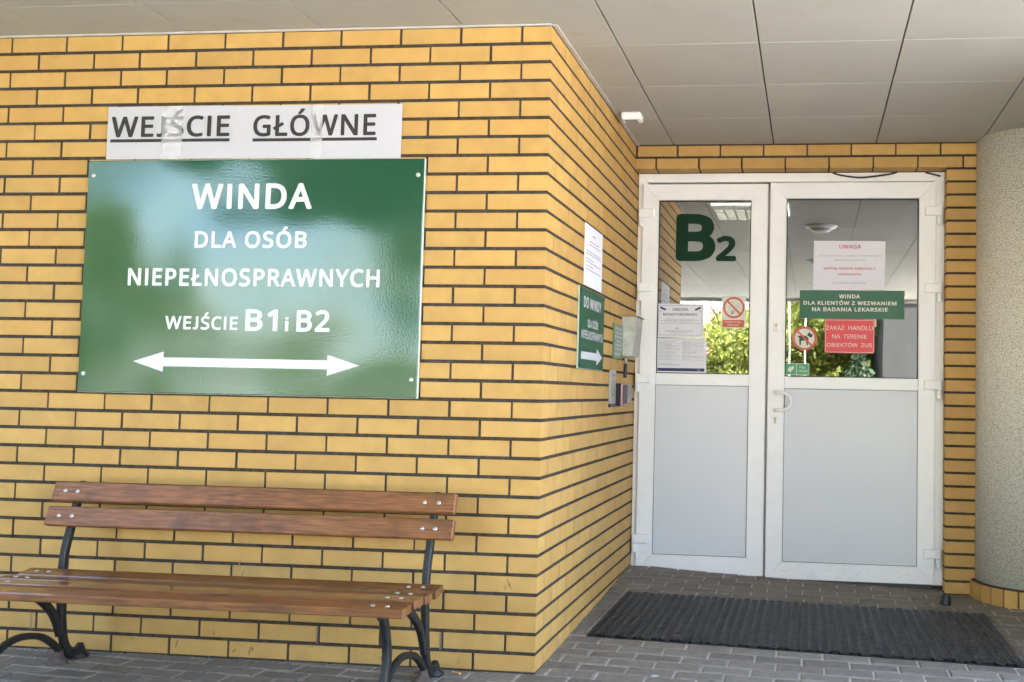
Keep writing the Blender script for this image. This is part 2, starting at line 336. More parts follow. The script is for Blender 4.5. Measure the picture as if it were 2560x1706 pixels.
# flat graphics: plane functions map (u,v) to 3-D, facing the viewer
def front(y): return lambda u, v: (u, y, v)
def side(x): return lambda u, v: (x, u, v)
_g = (G_Y - .003 - CAM.y) / (2.184 - CAM.y)
def ong(x, z): return (CAM.x + (x - CAM.x) * _g, CAM.z + (z - CAM.z) * _g)      # outlines measured on y=2.184, moved to the glass
_l = (D + .1 - CAM.y) / (2.184 - CAM.y)
def onl(x, z): return (CAM.x + (x - CAM.x) * _l, CAM.z + (z - CAM.z) * _l)      # same, to the leaf face
import json
GLYPHS = json.loads('''{".":[215,[58,43,59,61,64,75,72,85,82,92,94,96,107,97,120,96,132,92,142,85,151,75,156,61,157,43,156,26,151,12,142,2,132,-6,120,-10,107,-11,94,-10,82,-6,72,2,64,12,59,26]],"0":[459,[419,287,418,242,415,201,409,163,401,128,390,97,376,70,359,47,339,27,316,12,290,1,261,-6,229,-8,188,-4,153,8,122,27,97,54,76,88,60,129,48,176,42,229,39,287,41,346,48,399,58,446,73,486,93,520,119,547,149,566,186,578,229,581,269,578,304,566,335,547,361,520,382,486,399,446,410,399,417,346],[110,287,111,238,115,194,121,156,131,125,143,98,159,78,178,64,202,55,229,52,256,55,279,64,298,78,314,98,326,124,336,156,343,194,347,238,348,287,347,336,343,380,336,417,326,449,314,475,298,495,279,510,256,518,229,521,202,518,178,510,159,495,143,475,131,449,121,417,115,380,111,336]],"1":[459,[285,0,216,0,216,400,216,439,217,470,219,499,196,477,169,455,108,405,71,452,226,573,285,573]],"2":[459,[417,0,38,0,38,59,188,210,216,238,240,264,261,287,280,309,295,331,306,353,315,376,320,399,322,424,318,453,309,477,294,496,273,510,249,518,221,520,194,519,169,514,147,506,126,495,104,482,83,466,45,513,60,526,77,537,94,548,113,557,132,565,153,572,174,577,197,580,221,581,255,579,285,572,313,562,336,548,356,531,372,510,384,485,391,458,394,428,392,399,386,371,375,344,361,318,344,292,324,267,301,241,275,214,247,185,128,67,128,64,417,64]],"5":[459,[221,351,258,349,292,342,322,331,349,316,371,297,389,274,402,247,410,217,413,183,410,145,402,111,387,81,368,54,343,32,314,15,280,2,242,-5,199,-8,170,-7,142,-4,116,0,91,6,70,14,51,23,51,90,71,79,95,70,121,62,148,57,174,53,200,52,227,54,252,58,274,65,293,76,310,89,323,106,333,126,339,149,341,176,337,210,325,239,306,262,279,279,243,289,197,292,146,288,99,280,64,302,86,573,373,573,373,508,146,508,132,342,169,348]],"7":[459,[109,0,344,508,35,508,35,573,419,573,419,518,187,0]],"A":[512,[437,0,368,177,141,177,73,0,0,0,224,575,289,575,512,0],[282,415,274,438,263,473,255,500,247,468,238,438,230,415,165,241,346,241]],"B":[521,[241,573,307,569,361,558,404,541,434,515,453,478,459,431,457,409,453,389,446,371,437,354,424,340,409,328,392,317,372,309,350,304,350,300,373,295,395,288,415,279,433,267,448,253,461,236,470,215,476,191,478,163,475,130,467,100,454,74,436,52,413,33,385,19,354,8,318,2,279,0,78,0,78,573],[256,329,300,331,334,339,357,352,372,371,381,394,384,423,380,451,369,474,351,490,324,502,289,509,245,511,150,511,150,329],[150,269,150,61,265,61,311,64,346,74,371,91,388,112,398,138,401,168,399,188,395,205,388,221,377,235,362,247,344,256,321,263,293,267,260,269]],"C":[507,[323,517,294,516,266,510,241,502,217,490,196,474,178,456,162,434,149,410,139,383,131,353,127,321,125,286,128,241,135,200,147,164,164,132,186,105,213,83,244,68,281,58,322,55,347,56,371,58,394,62,460,78,460,15,438,8,416,2,393,-2,369,-6,342,-7,312,-8,257,-4,208,8,166,28,130,56,101,90,78,131,62,178,52,230,49,287,51,329,57,369,67,406,81,440,99,471,120,499,145,523,174,543,206,559,242,571,281,578,324,581,353,580,381,577,409,572,435,565,460,557,482,547,453,486,394,508,372,513,348,516]],"D":[585,[536,292,533,231,521,177,501,131,474,91,439,58,399,33,351,15,297,4,237,0,78,0,78,573,254,573,309,569,359,558,404,540,443,516,476,484,502,446,521,401,533,350],[460,289,457,337,449,379,435,415,416,444,391,469,361,487,327,500,287,508,244,511,150,511,150,62,228,62,299,68,357,87,402,119,434,164,454,220]],"E":[446,[398,0,78,0,78,573,398,573,398,509,150,509,150,330,383,330,383,268,150,268,150,63,398,63]],"G":[584,[326,302,524,302,524,22,493,12,462,5,431,-1,398,-5,362,-7,323,-8,267,-4,217,8,173,28,136,55,105,89,81,130,63,176,52,229,49,286,53,343,65,395,84,442,111,482,145,517,186,544,233,564,286,577,346,581,377,580,407,577,437,572,465,565,491,557,516,547,489,484,468,493,445,501,421,508,395,513,369,516,342,517,298,514,259,505,225,489,195,468,170,441,150,409,136,373,127,332,124,286,127,243,134,202,146,166,164,133,187,106,216,84,251,68,292,58,340,55,364,55,385,56,404,59,452,68,452,238,326,238]],"H":[594,[516,0,443,0,443,267,150,267,150,0,78,0,78,573,150,573,150,330,443,330,443,573,516,573]],"I":[272,[239,0,32,0,32,42,99,57,99,515,32,531,32,573,239,573,239,531,172,515,172,57,239,42]],"J":[219,[-3,-152,-37,-150,-63,-142,-63,-81,-35,-87,-5,-89,8,-88,21,-85,33,-81,45,-74,54,-65,63,-53,69,-38,73,-19,74,3,74,573,146,573,146,9,144,-26,138,-56,128,-82,114,-104,96,-122,75,-135,52,-145,25,-150]],"K":[496,[496,0,411,0,209,273,150,222,150,0,78,0,78,573,150,573,150,290,199,345,249,399,403,573,488,573,261,323]],"L":[420,[78,0,78,573,150,573,150,64,400,64,400,0]],"M":[727,[330,0,142,502,139,502,142,461,144,407,144,347,144,0,78,0,78,573,184,573,361,103,364,103,544,573,650,573,650,0,578,0,578,352,579,408,581,460,584,501,581,501,390,0]],"N":[609,[532,0,447,0,141,476,138,476,141,432,143,378,144,320,144,0,78,0,78,573,161,573,467,99,470,99,468,137,466,193,464,249,464,573,532,573]],"O":[626,[577,287,576,244,570,204,561,166,547,132,531,101,510,73,486,49,459,29,428,13,393,1,355,-6,314,-8,271,-6,232,1,196,13,165,29,138,49,114,73,94,101,78,132,65,167,56,204,51,245,49,288,52,344,62,396,78,442,100,482,130,517,166,545,208,565,258,577,314,581,369,577,417,565,459,545,495,517,524,483,547,442,564,396,574,344],[125,287,127,241,134,200,145,163,161,131,182,104,207,83,238,67,273,58,314,55,354,58,390,67,420,83,445,104,465,131,481,163,492,200,499,241,501,287,496,354,481,411,456,457,421,491,373,511,314,518,274,515,238,506,207,490,182,469,161,443,145,411,134,374,127,333]],"P":[485,[229,573,297,568,352,553,393,528,421,495,439,454,444,404,443,381,439,358,433,336,423,316,411,296,395,278,375,262,351,249,324,238,292,230,256,225,216,223,150,223,150,0,78,0,78,573],[223,511,150,511,150,285,208,285,242,286,272,290,298,296,320,306,338,318,352,334,362,352,368,375,370,401,366,435,354,462,334,484,306,499,269,508]],"R":[499,[236,573,281,571,320,565,353,555,381,540,404,522,422,500,434,474,442,444,444,410,442,381,437,356,427,334,415,315,401,298,385,285,367,274,349,264,330,257,487,0,403,0,264,237,150,237,150,0,78,0,78,573],[232,510,150,510,150,298,236,298,278,301,312,310,338,325,355,347,366,374,370,407,368,430,363,450,355,467,343,480,328,491,310,500,287,505,261,509]],"S":[440,[403,153,400,121,392,92,378,66,359,44,335,26,307,11,274,1,238,-6,198,-8,137,-5,83,4,41,19,41,88,62,80,86,72,113,65,142,59,171,56,201,55,228,56,252,60,273,66,290,74,305,85,316,98,324,113,329,129,330,147,329,164,325,180,318,194,308,207,295,218,277,230,255,241,228,252,196,265,172,274,151,284,131,294,114,305,98,317,85,330,74,344,65,359,57,375,52,393,49,413,48,435,51,464,58,490,71,513,89,533,110,550,136,563,165,573,197,579,231,581,262,580,290,577,318,572,343,565,367,558,389,549,366,487,346,495,325,502,302,508,278,513,254,516,229,517,207,516,187,513,169,507,155,499,142,489,133,478,126,464,122,450,121,434,122,416,126,400,133,386,143,373,156,362,172,351,193,341,217,330,246,318,278,306,307,293,332,279,353,264,371,247,385,228,395,206,401,181]],"T":[446,[259,0,187,0,187,509,8,509,8,573,437,573,437,509,259,509]],"U":[586,[513,202,511,164,503,128,489,95,470,65,446,40,416,20,380,4,338,-5,290,-8,225,-2,171,18,128,50,97,93,78,144,72,204,72,573,144,573,144,201,148,158,161,122,182,93,211,72,248,59,294,55,327,57,355,63,379,73,399,88,415,105,427,126,435,149,440,174,442,202,442,573,513,573]],"W":[746,[735,573,583,0,510,0,399,375,389,410,380,443,373,471,370,488,367,471,361,443,352,409,342,373,234,0,161,0,10,573,85,573,174,223,183,186,190,151,196,118,201,87,206,119,213,154,222,191,232,227,333,573,407,573,512,225,523,187,532,151,538,117,544,87,550,129,560,175,572,224,660,573]],"Y":[454,[227,291,376,573,454,573,263,222,263,0,191,0,191,219,0,573,79,573]],"Z":[459,[427,0,30,0,30,55,332,508,40,508,40,573,419,573,419,518,118,64,427,64]],"a":[450,[231,437,279,433,318,422,347,403,368,375,381,338,385,293,385,0,334,0,320,61,317,61,304,46,292,33,279,22,265,13,250,5,234,-1,216,-5,195,-7,172,-8,148,-7,124,-2,103,6,84,16,68,30,55,48,45,68,39,92,37,119,43,159,59,192,87,219,127,238,179,251,243,257,316,259,316,285,313,317,306,342,293,359,275,371,253,378,227,380,205,379,183,376,163,370,106,347,84,400,104,410,126,419,151,426,177,432,204,436],[252,208,204,203,167,195,141,182,124,165,113,144,110,119,112,97,120,79,132,66,148,56,167,51,188,49,223,52,253,62,279,79,299,103,311,134,315,172,315,210]],"b":[493,[139,461,138,410,135,373,139,373,153,390,169,405,189,419,213,429,240,435,272,437,322,431,365,412,401,381,428,338,444,283,449,215,447,168,439,127,427,91,410,61,390,36,365,17,337,3,306,-5,272,-8,240,-6,213,0,189,10,169,24,153,38,139,55,133,55,119,0,68,0,68,609,139,609],[260,379,231,377,207,371,188,361,172,348,159,330,150,308,144,282,140,252,139,217,139,214,142,165,150,125,165,93,187,69,219,55,261,51,297,55,325,69,348,93,363,126,373,166,376,216,373,265,363,306,348,338,325,360,296,374]],"c":[385,[241,-8,204,-5,170,2,139,15,112,34,88,58,69,87,55,123,47,165,44,213,47,262,56,305,71,342,90,372,114,396,142,415,174,428,208,435,245,438,267,437,288,435,309,431,328,426,344,421,358,415,337,356,292,370,244,376,217,374,193,368,172,358,155,343,141,325,131,303,123,277,119,247,117,213,119,181,123,152,131,126,141,104,155,86,172,71,191,61,214,55,240,53,262,54,283,56,302,60,351,78,351,15,336,8,320,3,304,-2,285,-5,264,-7]],"d":[493,[221,-8,171,-2,128,17,92,48,65,91,49,146,44,214,49,282,66,338,93,381,128,413,171,432,221,438,243,437,262,434,280,429,296,423,310,416,323,407,354,374,359,374,356,405,354,438,354,609,425,609,425,0,368,0,358,58,354,58,323,24,310,15,296,7,279,1,262,-4,242,-7],[232,51,273,55,305,67,328,88,343,117,352,154,355,200,355,213,352,263,343,304,329,336,306,360,274,375,231,379,196,374,168,359,146,334,130,300,120,260,117,213,120,165,130,125,146,93,168,69,197,55]],"e":[452,[234,438,269,435,301,427,329,414,354,396,374,373,390,346,402,315,409,281,411,244,411,201,117,201,122,157,134,119,154,90,181,69,215,56,254,52,280,53,305,56,327,60,348,66,370,73,392,82,392,20,370,11,349,4,327,-1,304,-5,279,-7,251,-8,212,-5,176,3,143,17,114,36,90,61,70,91,56,126,47,167,44,212,47,257,55,297,68,333,86,364,108,390,134,411,164,426,198,435],[233,380,202,377,175,366,154,348,137,323,125,293,119,257,338,257,336,281,333,302,326,322,318,338,306,353,292,364,276,373,256,378]],"g":[493,[221,438,248,436,273,431,297,422,319,409,338,393,355,373,359,373,369,430,425,430,425,-7,423,-46,416,-80,404,-109,388,-135,367,-155,341,-172,310,-183,274,-190,233,-192,202,-192,174,-189,147,-186,122,-180,99,-174,78,-165,78,-100,99,-110,123,-118,149,-125,177,-130,206,-133,237,-134,271,-130,300,-119,324,-101,341,-77,352,-48,355,-13,355,4,356,32,358,57,354,57,338,37,320,21,299,8,275,-1,250,-6,221,-8,170,-2,126,18,91,51,65,95,49,149,44,214,49,278,65,332,91,377,126,411,169,431],[230,379,207,376,187,370,169,359,153,344,140,326,130,303,123,277,119,247,117,213,120,165,130,124,146,92,169,68,197,54,232,50,253,51,271,53,288,58,303,65,315,74,326,85,336,98,343,113,349,131,353,151,355,173,356,197,356,214,355,251,350,282,343,309,332,331,319,348,302,362,281,371,257,377]],"i":[207,[139,430,139,0,68,0,68,430],[104,591,115,590,124,586,133,580,140,572,144,560,145,546,144,532,140,521,133,512,124,506,115,502,104,501,93,502,83,506,75,512,68,521,64,532,63,546,64,560,68,572,75,580,83,586,93,590]],"j":[207,[18,-192,-18,-190,-44,-183,-44,-126,-19,-132,9,-134,25,-132,39,-128,51,-120,61,-108,66,-90,68,-67,68,430,139,430,139,-64,137,-90,133,-113,126,-133,116,-151,103,-166,87,-177,67,-186,44,-191],[63,546,64,560,68,572,75,580,83,586,93,590,104,591,115,590,124,586,133,580,140,572,144,560,145,546,144,532,140,521,133,512,124,506,115,502,104,501,93,502,83,506,75,512,68,521,64,532]],"k":[428,[138,291,137,257,135,221,138,221,152,240,172,264,189,285,326,430,409,430,235,246,421,0,336,0,187,200,138,158,138,0,68,0,68,609,138,609]],"m":[750,[540,438,584,434,621,421,649,401,669,371,681,330,685,280,685,0,615,0,615,277,613,308,606,333,594,353,577,367,555,376,528,379,490,374,460,362,438,342,423,315,414,280,411,237,411,0,342,0,342,277,341,298,337,317,332,333,325,347,315,359,303,367,289,374,272,377,253,379,227,377,204,370,185,360,170,347,158,329,150,308,144,283,140,255,139,223,139,0,68,0,68,430,125,430,136,371,140,371,149,385,160,398,173,409,186,418,201,425,217,431,233,435,249,437,266,438,298,436,325,430,349,420,369,406,386,388,398,366,402,366,418,388,438,406,461,420,486,430,512,436]],"n":[496,[275,438,322,434,361,421,391,401,413,371,426,330,431,280,431,0,361,0,361,275,358,307,351,333,338,353,319,367,295,376,265,379,222,374,189,361,166,338,151,308,142,269,139,223,139,0,68,0,68,430,125,430,136,371,140,371,150,385,162,398,175,409,190,418,206,425,222,431,239,435,257,437]],"o":[485,[442,216,440,181,436,150,428,121,417,95,404,71,388,51,369,33,348,18,324,7,299,-1,271,-6,241,-8,214,-6,188,-1,163,7,140,18,119,33,100,51,84,71,70,95,59,121,51,150,46,181,44,216,47,261,55,301,68,336,87,367,110,392,137,412,169,426,204,435,244,438,281,435,316,426,347,412,374,392,398,367,417,336,431,301,439,261],[117,216,119,184,123,154,130,128,141,105,155,86,172,71,192,59,216,53,243,51,270,53,294,59,314,71,331,86,345,105,356,128,363,154,367,184,369,216,367,248,363,277,355,303,345,325,331,344,314,359,294,370,270,376,242,379,202,374,171,359,147,335,130,303,120,263]],"p":[493,[273,438,322,432,365,413,401,383,428,339,444,284,449,216,447,170,439,129,427,93,410,62,390,37,365,17,337,3,306,-5,272,-8,251,-7,231,-4,213,1,197,7,182,15,170,24,139,55,134,55,137,20,139,-16,139,-192,68,-192,68,430,126,430,136,371,139,371,170,405,182,414,197,422,213,429,231,434,251,437],[260,379,233,377,210,371,190,362,174,349,161,333,152,313,145,289,141,261,139,229,139,216,140,182,144,152,150,126,159,103,172,85,188,70,208,59,233,53,261,51,286,53,308,60,326,72,341,88,354,108,364,131,371,157,375,186,376,217,373,262,363,302,348,334,325,359,296,374]],"r":[331,[269,438,295,437,319,433,310,368,287,372,264,374,248,373,232,369,217,363,202,355,189,346,176,334,166,321,156,305,149,289,143,270,140,251,139,229,139,0,68,0,68,430,126,430,134,351,137,351,147,367,158,381,170,395,183,407,198,418,214,426,231,433,249,437]],"s":[384,[348,119,346,92,339,69,327,49,311,32,292,18,268,6,241,-2,210,-6,176,-8,148,-7,122,-5,99,-1,78,5,59,11,42,19,42,83,60,75,81,67,104,60,128,54,153,50,178,49,211,51,236,57,256,66,269,79,277,94,280,112,271,141,264,150,253,158,239,167,222,176,200,185,174,196,148,206,124,217,103,228,84,239,69,252,57,266,48,283,43,302,41,324,46,358,61,386,85,408,118,425,157,435,202,438,228,437,252,434,275,430,298,424,319,417,339,409,315,353,258,372,238,377,218,379,197,380,171,379,149,374,131,366,118,356,111,343,108,328,109,317,113,307,119,298,127,290,139,282,154,274,219,246,245,236,268,226,289,215,306,203,321,191,333,176,341,159,346,140]],"t":[289,[212,50,245,53,272,59,272,5,240,-4,200,-8,178,-7,157,-3,138,4,120,13,104,27,91,44,82,66,76,93,74,125,74,375,13,375,13,409,75,437,103,528,144,528,144,430,269,430,269,375,144,375,144,127,146,103,153,83,163,69,177,58,193,52]],"u":[496,[427,430,427,0,370,0,359,57,356,57,346,43,334,31,321,20,306,11,290,4,273,-1,256,-5,238,-7,220,-8,187,-6,159,-1,134,8,112,21,95,38,81,59,71,85,65,114,63,148,63,430,135,430,135,153,137,122,145,96,158,76,176,62,200,53,230,51,260,53,285,59,306,69,323,82,336,100,345,121,352,146,356,175,357,206,357,430]],"w":[630,[346,243,336,276,328,308,321,335,316,357,313,357,308,335,302,307,294,275,284,242,207,1,127,1,9,431,82,431,141,201,153,154,163,109,169,73,172,73,178,97,185,128,193,160,201,188,277,431,354,431,428,188,440,149,451,109,457,74,460,74,466,108,477,153,489,201,549,431,621,431,502,1,419,1]],"y":[409,[1,430,76,430,169,185,184,144,196,105,205,68,209,68,224,121,245,186,333,430,409,430,224,-59,213,-85,201,-108,188,-130,173,-148,157,-164,138,-176,117,-185,94,-191,67,-192,34,-190,9,-186,9,-130,30,-133,56,-135,72,-134,86,-131,99,-126,110,-118,121,-110,130,-99,152,-59,174,-2]],"z":[377,[346,0,31,0,31,47,262,375,45,375,45,430,340,430,340,377,112,55,346,55]],"Ó":[626,[577,287,576,244,570,204,561,166,547,132,531,101,510,73,486,49,459,29,428,13,393,1,355,-6,314,-8,271,-6,232,1,196,13,165,29,138,49,114,73,94,101,78,132,65,167,56,204,51,245,49,288,52,344,62,396,78,442,100,482,130,517,166,545,208,565,258,577,314,581,369,577,417,565,459,545,495,517,524,483,547,442,564,396,574,344],[125,287,127,241,134,200,145,163,161,131,182,104,207,83,238,67,273,58,314,55,354,58,390,67,420,83,445,104,465,131,481,163,492,200,499,241,501,287,496,354,481,411,456,457,421,491,373,511,314,518,274,515,238,506,207,490,182,469,161,443,145,411,134,374,127,333],[432,749,411,722,381,688,348,656,318,629,271,629,271,638,297,674,325,717,347,757,432,757]],"ó":[485,[442,216,440,181,436,150,428,121,417,95,404,71,388,51,369,33,348,18,324,7,299,-1,271,-6,241,-8,214,-6,188,-1,163,7,140,18,119,33,100,51,84,71,70,95,59,121,51,150,46,181,44,216,47,261,55,301,68,336,87,367,110,392,137,412,169,426,204,435,244,438,281,435,316,426,347,412,374,392,398,367,417,336,431,301,439,261],[117,216,119,184,123,154,130,128,141,105,155,86,172,71,192,59,216,53,243,51,270,53,294,59,314,71,331,86,345,105,356,128,363,154,367,184,369,216,367,248,363,277,355,303,345,325,331,344,314,359,294,370,270,376,242,379,202,374,171,359,147,335,130,303,120,263],[362,606,341,579,311,546,278,513,247,486,200,486,200,496,227,532,254,575,277,614,362,614]],"Ą":[512,[437,0,368,177,141,177,73,0,0,0,224,575,289,575,512,0],[282,415,274,438,263,473,255,500,247,468,238,438,230,415,165,241,346,241],[437,-93,438,-104,441,-113,447,-120,454,-125,463,-128,473,-129,496,-127,512,-124,512,-169,489,-174,462,-176,436,-174,415,-168,399,-156,388,-141,382,-123,379,-101,381,-86,384,-71,391,-56,399,-42,409,-29,420,-17,453,12,492,0,475,-17,461,-32,451,-47,443,-61,439,-77]],"ą":[450,[231,437,279,433,318,422,347,403,368,375,381,338,385,293,385,0,334,0,320,61,317,61,304,46,292,33,279,22,265,13,250,5,234,-1,216,-5,195,-7,172,-8,148,-7,124,-2,103,6,84,16,68,30,55,48,45,68,39,92,37,119,43,159,59,192,87,219,127,238,179,251,243,257,316,259,316,285,313,317,306,342,293,359,275,371,253,378,227,380,205,379,183,376,163,370,106,347,84,400,104,410,126,419,151,426,177,432,204,436],[252,208,204,203,167,195,141,182,124,165,113,144,110,119,112,97,120,79,132,66,148,56,167,51,188,49,223,52,253,62,279,79,299,103,311,134,315,172,315,210],[330,-93,331,-104,335,-113,340,-120,347,-125,356,-128,366,-129,389,-127,405,-124,405,-169,383,-174,355,-176,329,-174,309,-168,293,-156,282,-141,275,-123,273,-101,274,-86,278,-71,284,-56,293,-42,302,-29,313,-17,346,12,385,0,368,-17,355,-32,344,-47,336,-61,332,-77]],"Ć":[507,[323,517,294,516,266,510,241,502,217,490,196,474,178,456,162,434,149,410,139,383,131,353,127,321,125,286,128,241,135,200,147,164,164,132,186,105,213,83,244,68,281,58,322,55,347,56,371,58,394,62,460,78,460,15,438,8,416,2,393,-2,369,-6,342,-7,312,-8,257,-4,208,8,166,28,130,56,101,90,78,131,62,178,52,230,49,287,51,329,57,369,67,406,81,440,99,471,120,499,145,523,174,543,206,559,242,571,281,578,324,581,353,580,381,577,409,572,435,565,460,557,482,547,453,486,394,508,372,513,348,516],[423,749,403,722,372,688,340,656,309,629,262,629,262,638,288,674,316,717,338,757,423,757]],"Ł":[420,[78,0,78,198,38,176,10,224,78,264,78,573,150,573,150,306,260,371,289,321,150,241,150,64,400,64,400,0]],"ł":[207,[63,0,63,229,22,203,-7,250,63,295,63,609,133,609,133,341,184,376,214,329,133,274,133,0]],"Ś":[440,[403,153,400,121,392,92,378,66,359,44,335,26,307,11,274,1,238,-6,198,-8,137,-5,83,4,41,19,41,88,62,80,86,72,113,65,142,59,171,56,201,55,228,56,252,60,273,66,290,74,305,85,316,98,324,113,329,129,330,147,329,164,325,180,318,194,308,207,295,218,277,230,255,241,228,252,196,265,172,274,151,284,131,294,114,305,98,317,85,330,74,344,65,359,57,375,52,393,49,413,48,435,51,464,58,490,71,513,89,533,110,550,136,563,165,573,197,579,231,581,262,580,290,577,318,572,343,565,367,558,389,549,366,487,346,495,325,502,302,508,278,513,254,516,229,517,207,516,187,513,169,507,155,499,142,489,133,478,126,464,122,450,121,434,122,416,126,400,133,386,143,373,156,362,172,351,193,341,217,330,246,318,278,306,307,293,332,279,353,264,371,247,385,228,395,206,401,181],[347,749,326,722,296,688,263,656,233,629,186,629,186,638,212,674,240,717,262,757,347,757]],"ś":[384,[348,119,346,92,339,69,327,49,311,32,292,18,268,6,241,-2,210,-6,176,-8,148,-7,122,-5,99,-1,78,5,59,11,42,19,42,83,60,75,81,67,104,60,128,54,153,50,178,49,211,51,236,57,256,66,269,79,277,94,280,112,271,141,264,150,253,158,239,167,222,176,200,185,174,196,148,206,124,217,103,228,84,239,69,252,57,266,48,283,43,302,41,324,46,358,61,386,85,408,118,425,157,435,202,438,228,437,252,434,275,430,298,424,319,417,339,409,315,353,258,372,238,377,218,379,197,380,171,379,149,374,131,366,118,356,111,343,108,328,109,317,113,307,119,298,127,290,139,282,154,274,219,246,245,236,268,226,289,215,306,203,321,191,333,176,341,159,346,140],[311,606,290,579,260,546,227,513,196,486,150,486,150,496,176,532,204,575,226,614,311,614]],"ż":[377,[346,0,31,0,31,47,262,375,45,375,45,430,340,430,340,377,112,55,346,55],[189,591,200,590,209,586,218,580,225,572,229,560,230,546,229,532,225,521,218,512,209,506,200,502,189,501,178,502,168,506,160,512,153,521,149,532,148,546,149,560,153,572,160,580,168,586,178,590]]," ":[208]}''')
GLYPHS['I'] = [228, [78, 0, 150, 0, 150, 573, 78, 573]]
GLYPHS['J'] = [315, [242, 573, 242, 160, 236, 90, 215, 40, 180, 8, 130, -8, 80, -6, 40, 4, 40, 66, 80, 56, 118, 55, 145, 66, 160, 90, 168, 125, 170, 170, 170, 573]]
_gl_cache = {}
def glyph_mesh(ch):
    if ch not in _gl_cache:
        cu = bpy.data.curves.new('t', 'CURVE'); cu.dimensions = '2D'; cu.fill_mode = 'FRONT'
        for c in GLYPHS[ch][1:]:
            n = len(c) // 2; sp = cu.splines.new('POLY'); sp.points.add(n - 1)
            sp.points.foreach_set('co', [k for i in range(n) for k in (c[2 * i] / 1000, c[2 * i + 1] / 1000, 0, 1)]); sp.use_cyclic_u = True
        o = bpy.data.objects.new('t', cu); COL.objects.link(o)
        dg = bpy.context.evaluated_depsgraph_get(); dg.update()
        me = bpy.data.meshes.new_from_object(o.evaluated_get(dg))
        _gl_cache[ch] = ([tuple(v.co) for v in me.vertices], [tuple(p.vertices) for p in me.polygons])
        bpy.data.objects.remove(o); bpy.data.curves.remove(cu); bpy.data.meshes.remove(me)
    return _gl_cache[ch]
def text(body, x0, x1, z0, z1, plane, m_, parent, off=0.02, space=1.0, name='lettering'):
    """outlined characters fitted to a box; bold weights are laid down as overlapping shifted layers a few hundredths of a millimetre apart"""
    lay = [(0, 0)] if off <= 0 else [(0, 0)] + [(off * math.cos(k * math.pi / 4), off * math.sin(k * math.pi / 4)) for k in range(8)]
    L_ = []; x = 0
    for ch in body:
        if ch != ' ':
            vs, fs = glyph_mesh(ch)
            for li, (dx, dz) in enumerate(lay): L_.append(([(v[0] + x + dx, v[1] + dz, li) for v in vs], fs))
        x += GLYPHS[ch][0] / 1000 * space + 2.0 * off
    ax = [v[0] for vs, f in L_ for v in vs]; az = [v[1] for vs, f in L_ for v in vs]
    a0, a1, b0, b1 = min(ax), max(ax), min(az), max(az)
    o_ = Vector(plane(0, 0)); nrm = (Vector(plane(1, 0)) - o_).cross(Vector(plane(0, 1)) - o_).normalized()
    b = MB()
    for vs, fs in L_:
        b.add([Vector(plane(x0 + (v[0] - a0) / (a1 - a0) * (x1 - x0), z0 + (v[1] - b0) / (b1 - b0) * (z1 - z0))) + nrm * v[2] * .00005 for v in vs], fs)
    return b.build(name, m_, parent, recalc=False)
def poly(b, pts, plane): b.add([plane(*p) for p in pts], [tuple(range(len(pts)))])
def rect(b, x0, x1, z0, z1, plane): poly(b, [(x0, z0), (x1, z0), (x1, z1), (x0, z1)], plane)
def ring(b, cx, cz, r0, r1, plane, n=48):
    vs = []
    for k in range(n):
        a = 2 * math.pi * k / n; vs += [plane(cx + r0 * math.cos(a), cz + r0 * math.sin(a)), plane(cx + r1 * math.cos(a), cz + r1 * math.sin(a))]
    b.add(vs, [(2 * k, 2 * k + 1, (2 * k + 3) % (2 * n), (2 * k + 2) % (2 * n)) for k in range(n)])
def disc(b, cx, cz, r, plane, n=48): poly(b, [(cx + r * math.cos(2 * math.pi * k / n), cz + r * math.sin(2 * math.pi * k / n)) for k in range(n)], plane)
def rrect_pts(x0, x1, z0, z1, r, n=5):
    out = []
    for cx, cz, a0 in ((x1 - r, z1 - r, 0), (x0 + r, z1 - r, 90), (x0 + r, z0 + r, 180), (x1 - r, z0 + r, 270)):
        for k in range(n + 1):
            a = rad(a0 + 90 * k / n); out.append((cx + r * math.cos(a), cz + r * math.sin(a)))
    return out
def slab(b, pts, plane_f, plane_b):            # a thin sheet with real thickness
    b.prism(pts, lambda p: plane_b(*p), lambda p: plane_f(*p))
# ------------------------------------------------------------------ ground
def clampf(x, a, b): return max(a, min(b, x))
def gz(x, y): return .077 * clampf(y / 2.55, 0, 1.08) * (1 - clampf(x, 0, 1.9) / 1.9)
def W(u, v, h=0):                              # paving grid (slightly skewed to the wall) laid over the gently ramped bed
    x, y = u, v - .105 * u
    g = gz(x, y); t = 1 - g / CAM.z
    return (CAM.x + (x - CAM.x) * t, CAM.y + (y - CAM.y) * t, g + h)
b = MB(); n = 24; e = 180
b.add([(-e, -e, -.16), (e, -e, -.16), (e, e, -.16), (-e, e, -.16)], [(0, 1, 2, 3)])
tag(b.build('ground', M_lawn, recalc=False), kind='structure')
b = MB()
us = [-4.2 + .185 * i for i in range(41)]; vs_ = [-9.4 + .25 * i for i in range(50)]
b.add([W(u, v, -.0045) for v in vs_ for u in us], [(j * 41 + i, j * 41 + i + 1, (j + 1) * 41 + i + 1, (j + 1) * 41 + i) for j in range(49) for i in range(40)])
pav = b.build('pavement', M_joint, recalc=False); tag(pav, kind='structure')
rows = [-9.0 + .1055 * i for i in range(86)]
rows = [r for r in rows if r < -.06] + [.0, .112, .225, .34, .455, .575, .695]
mat_v0, mat_v1 = .70, 1.795
rows += [.695 + (1.80 - .695) / 10 * i for i in range(1, 11)] + [1.93, 2.06, 2.19, 2.32, 2.45, 2.58, 2.72]
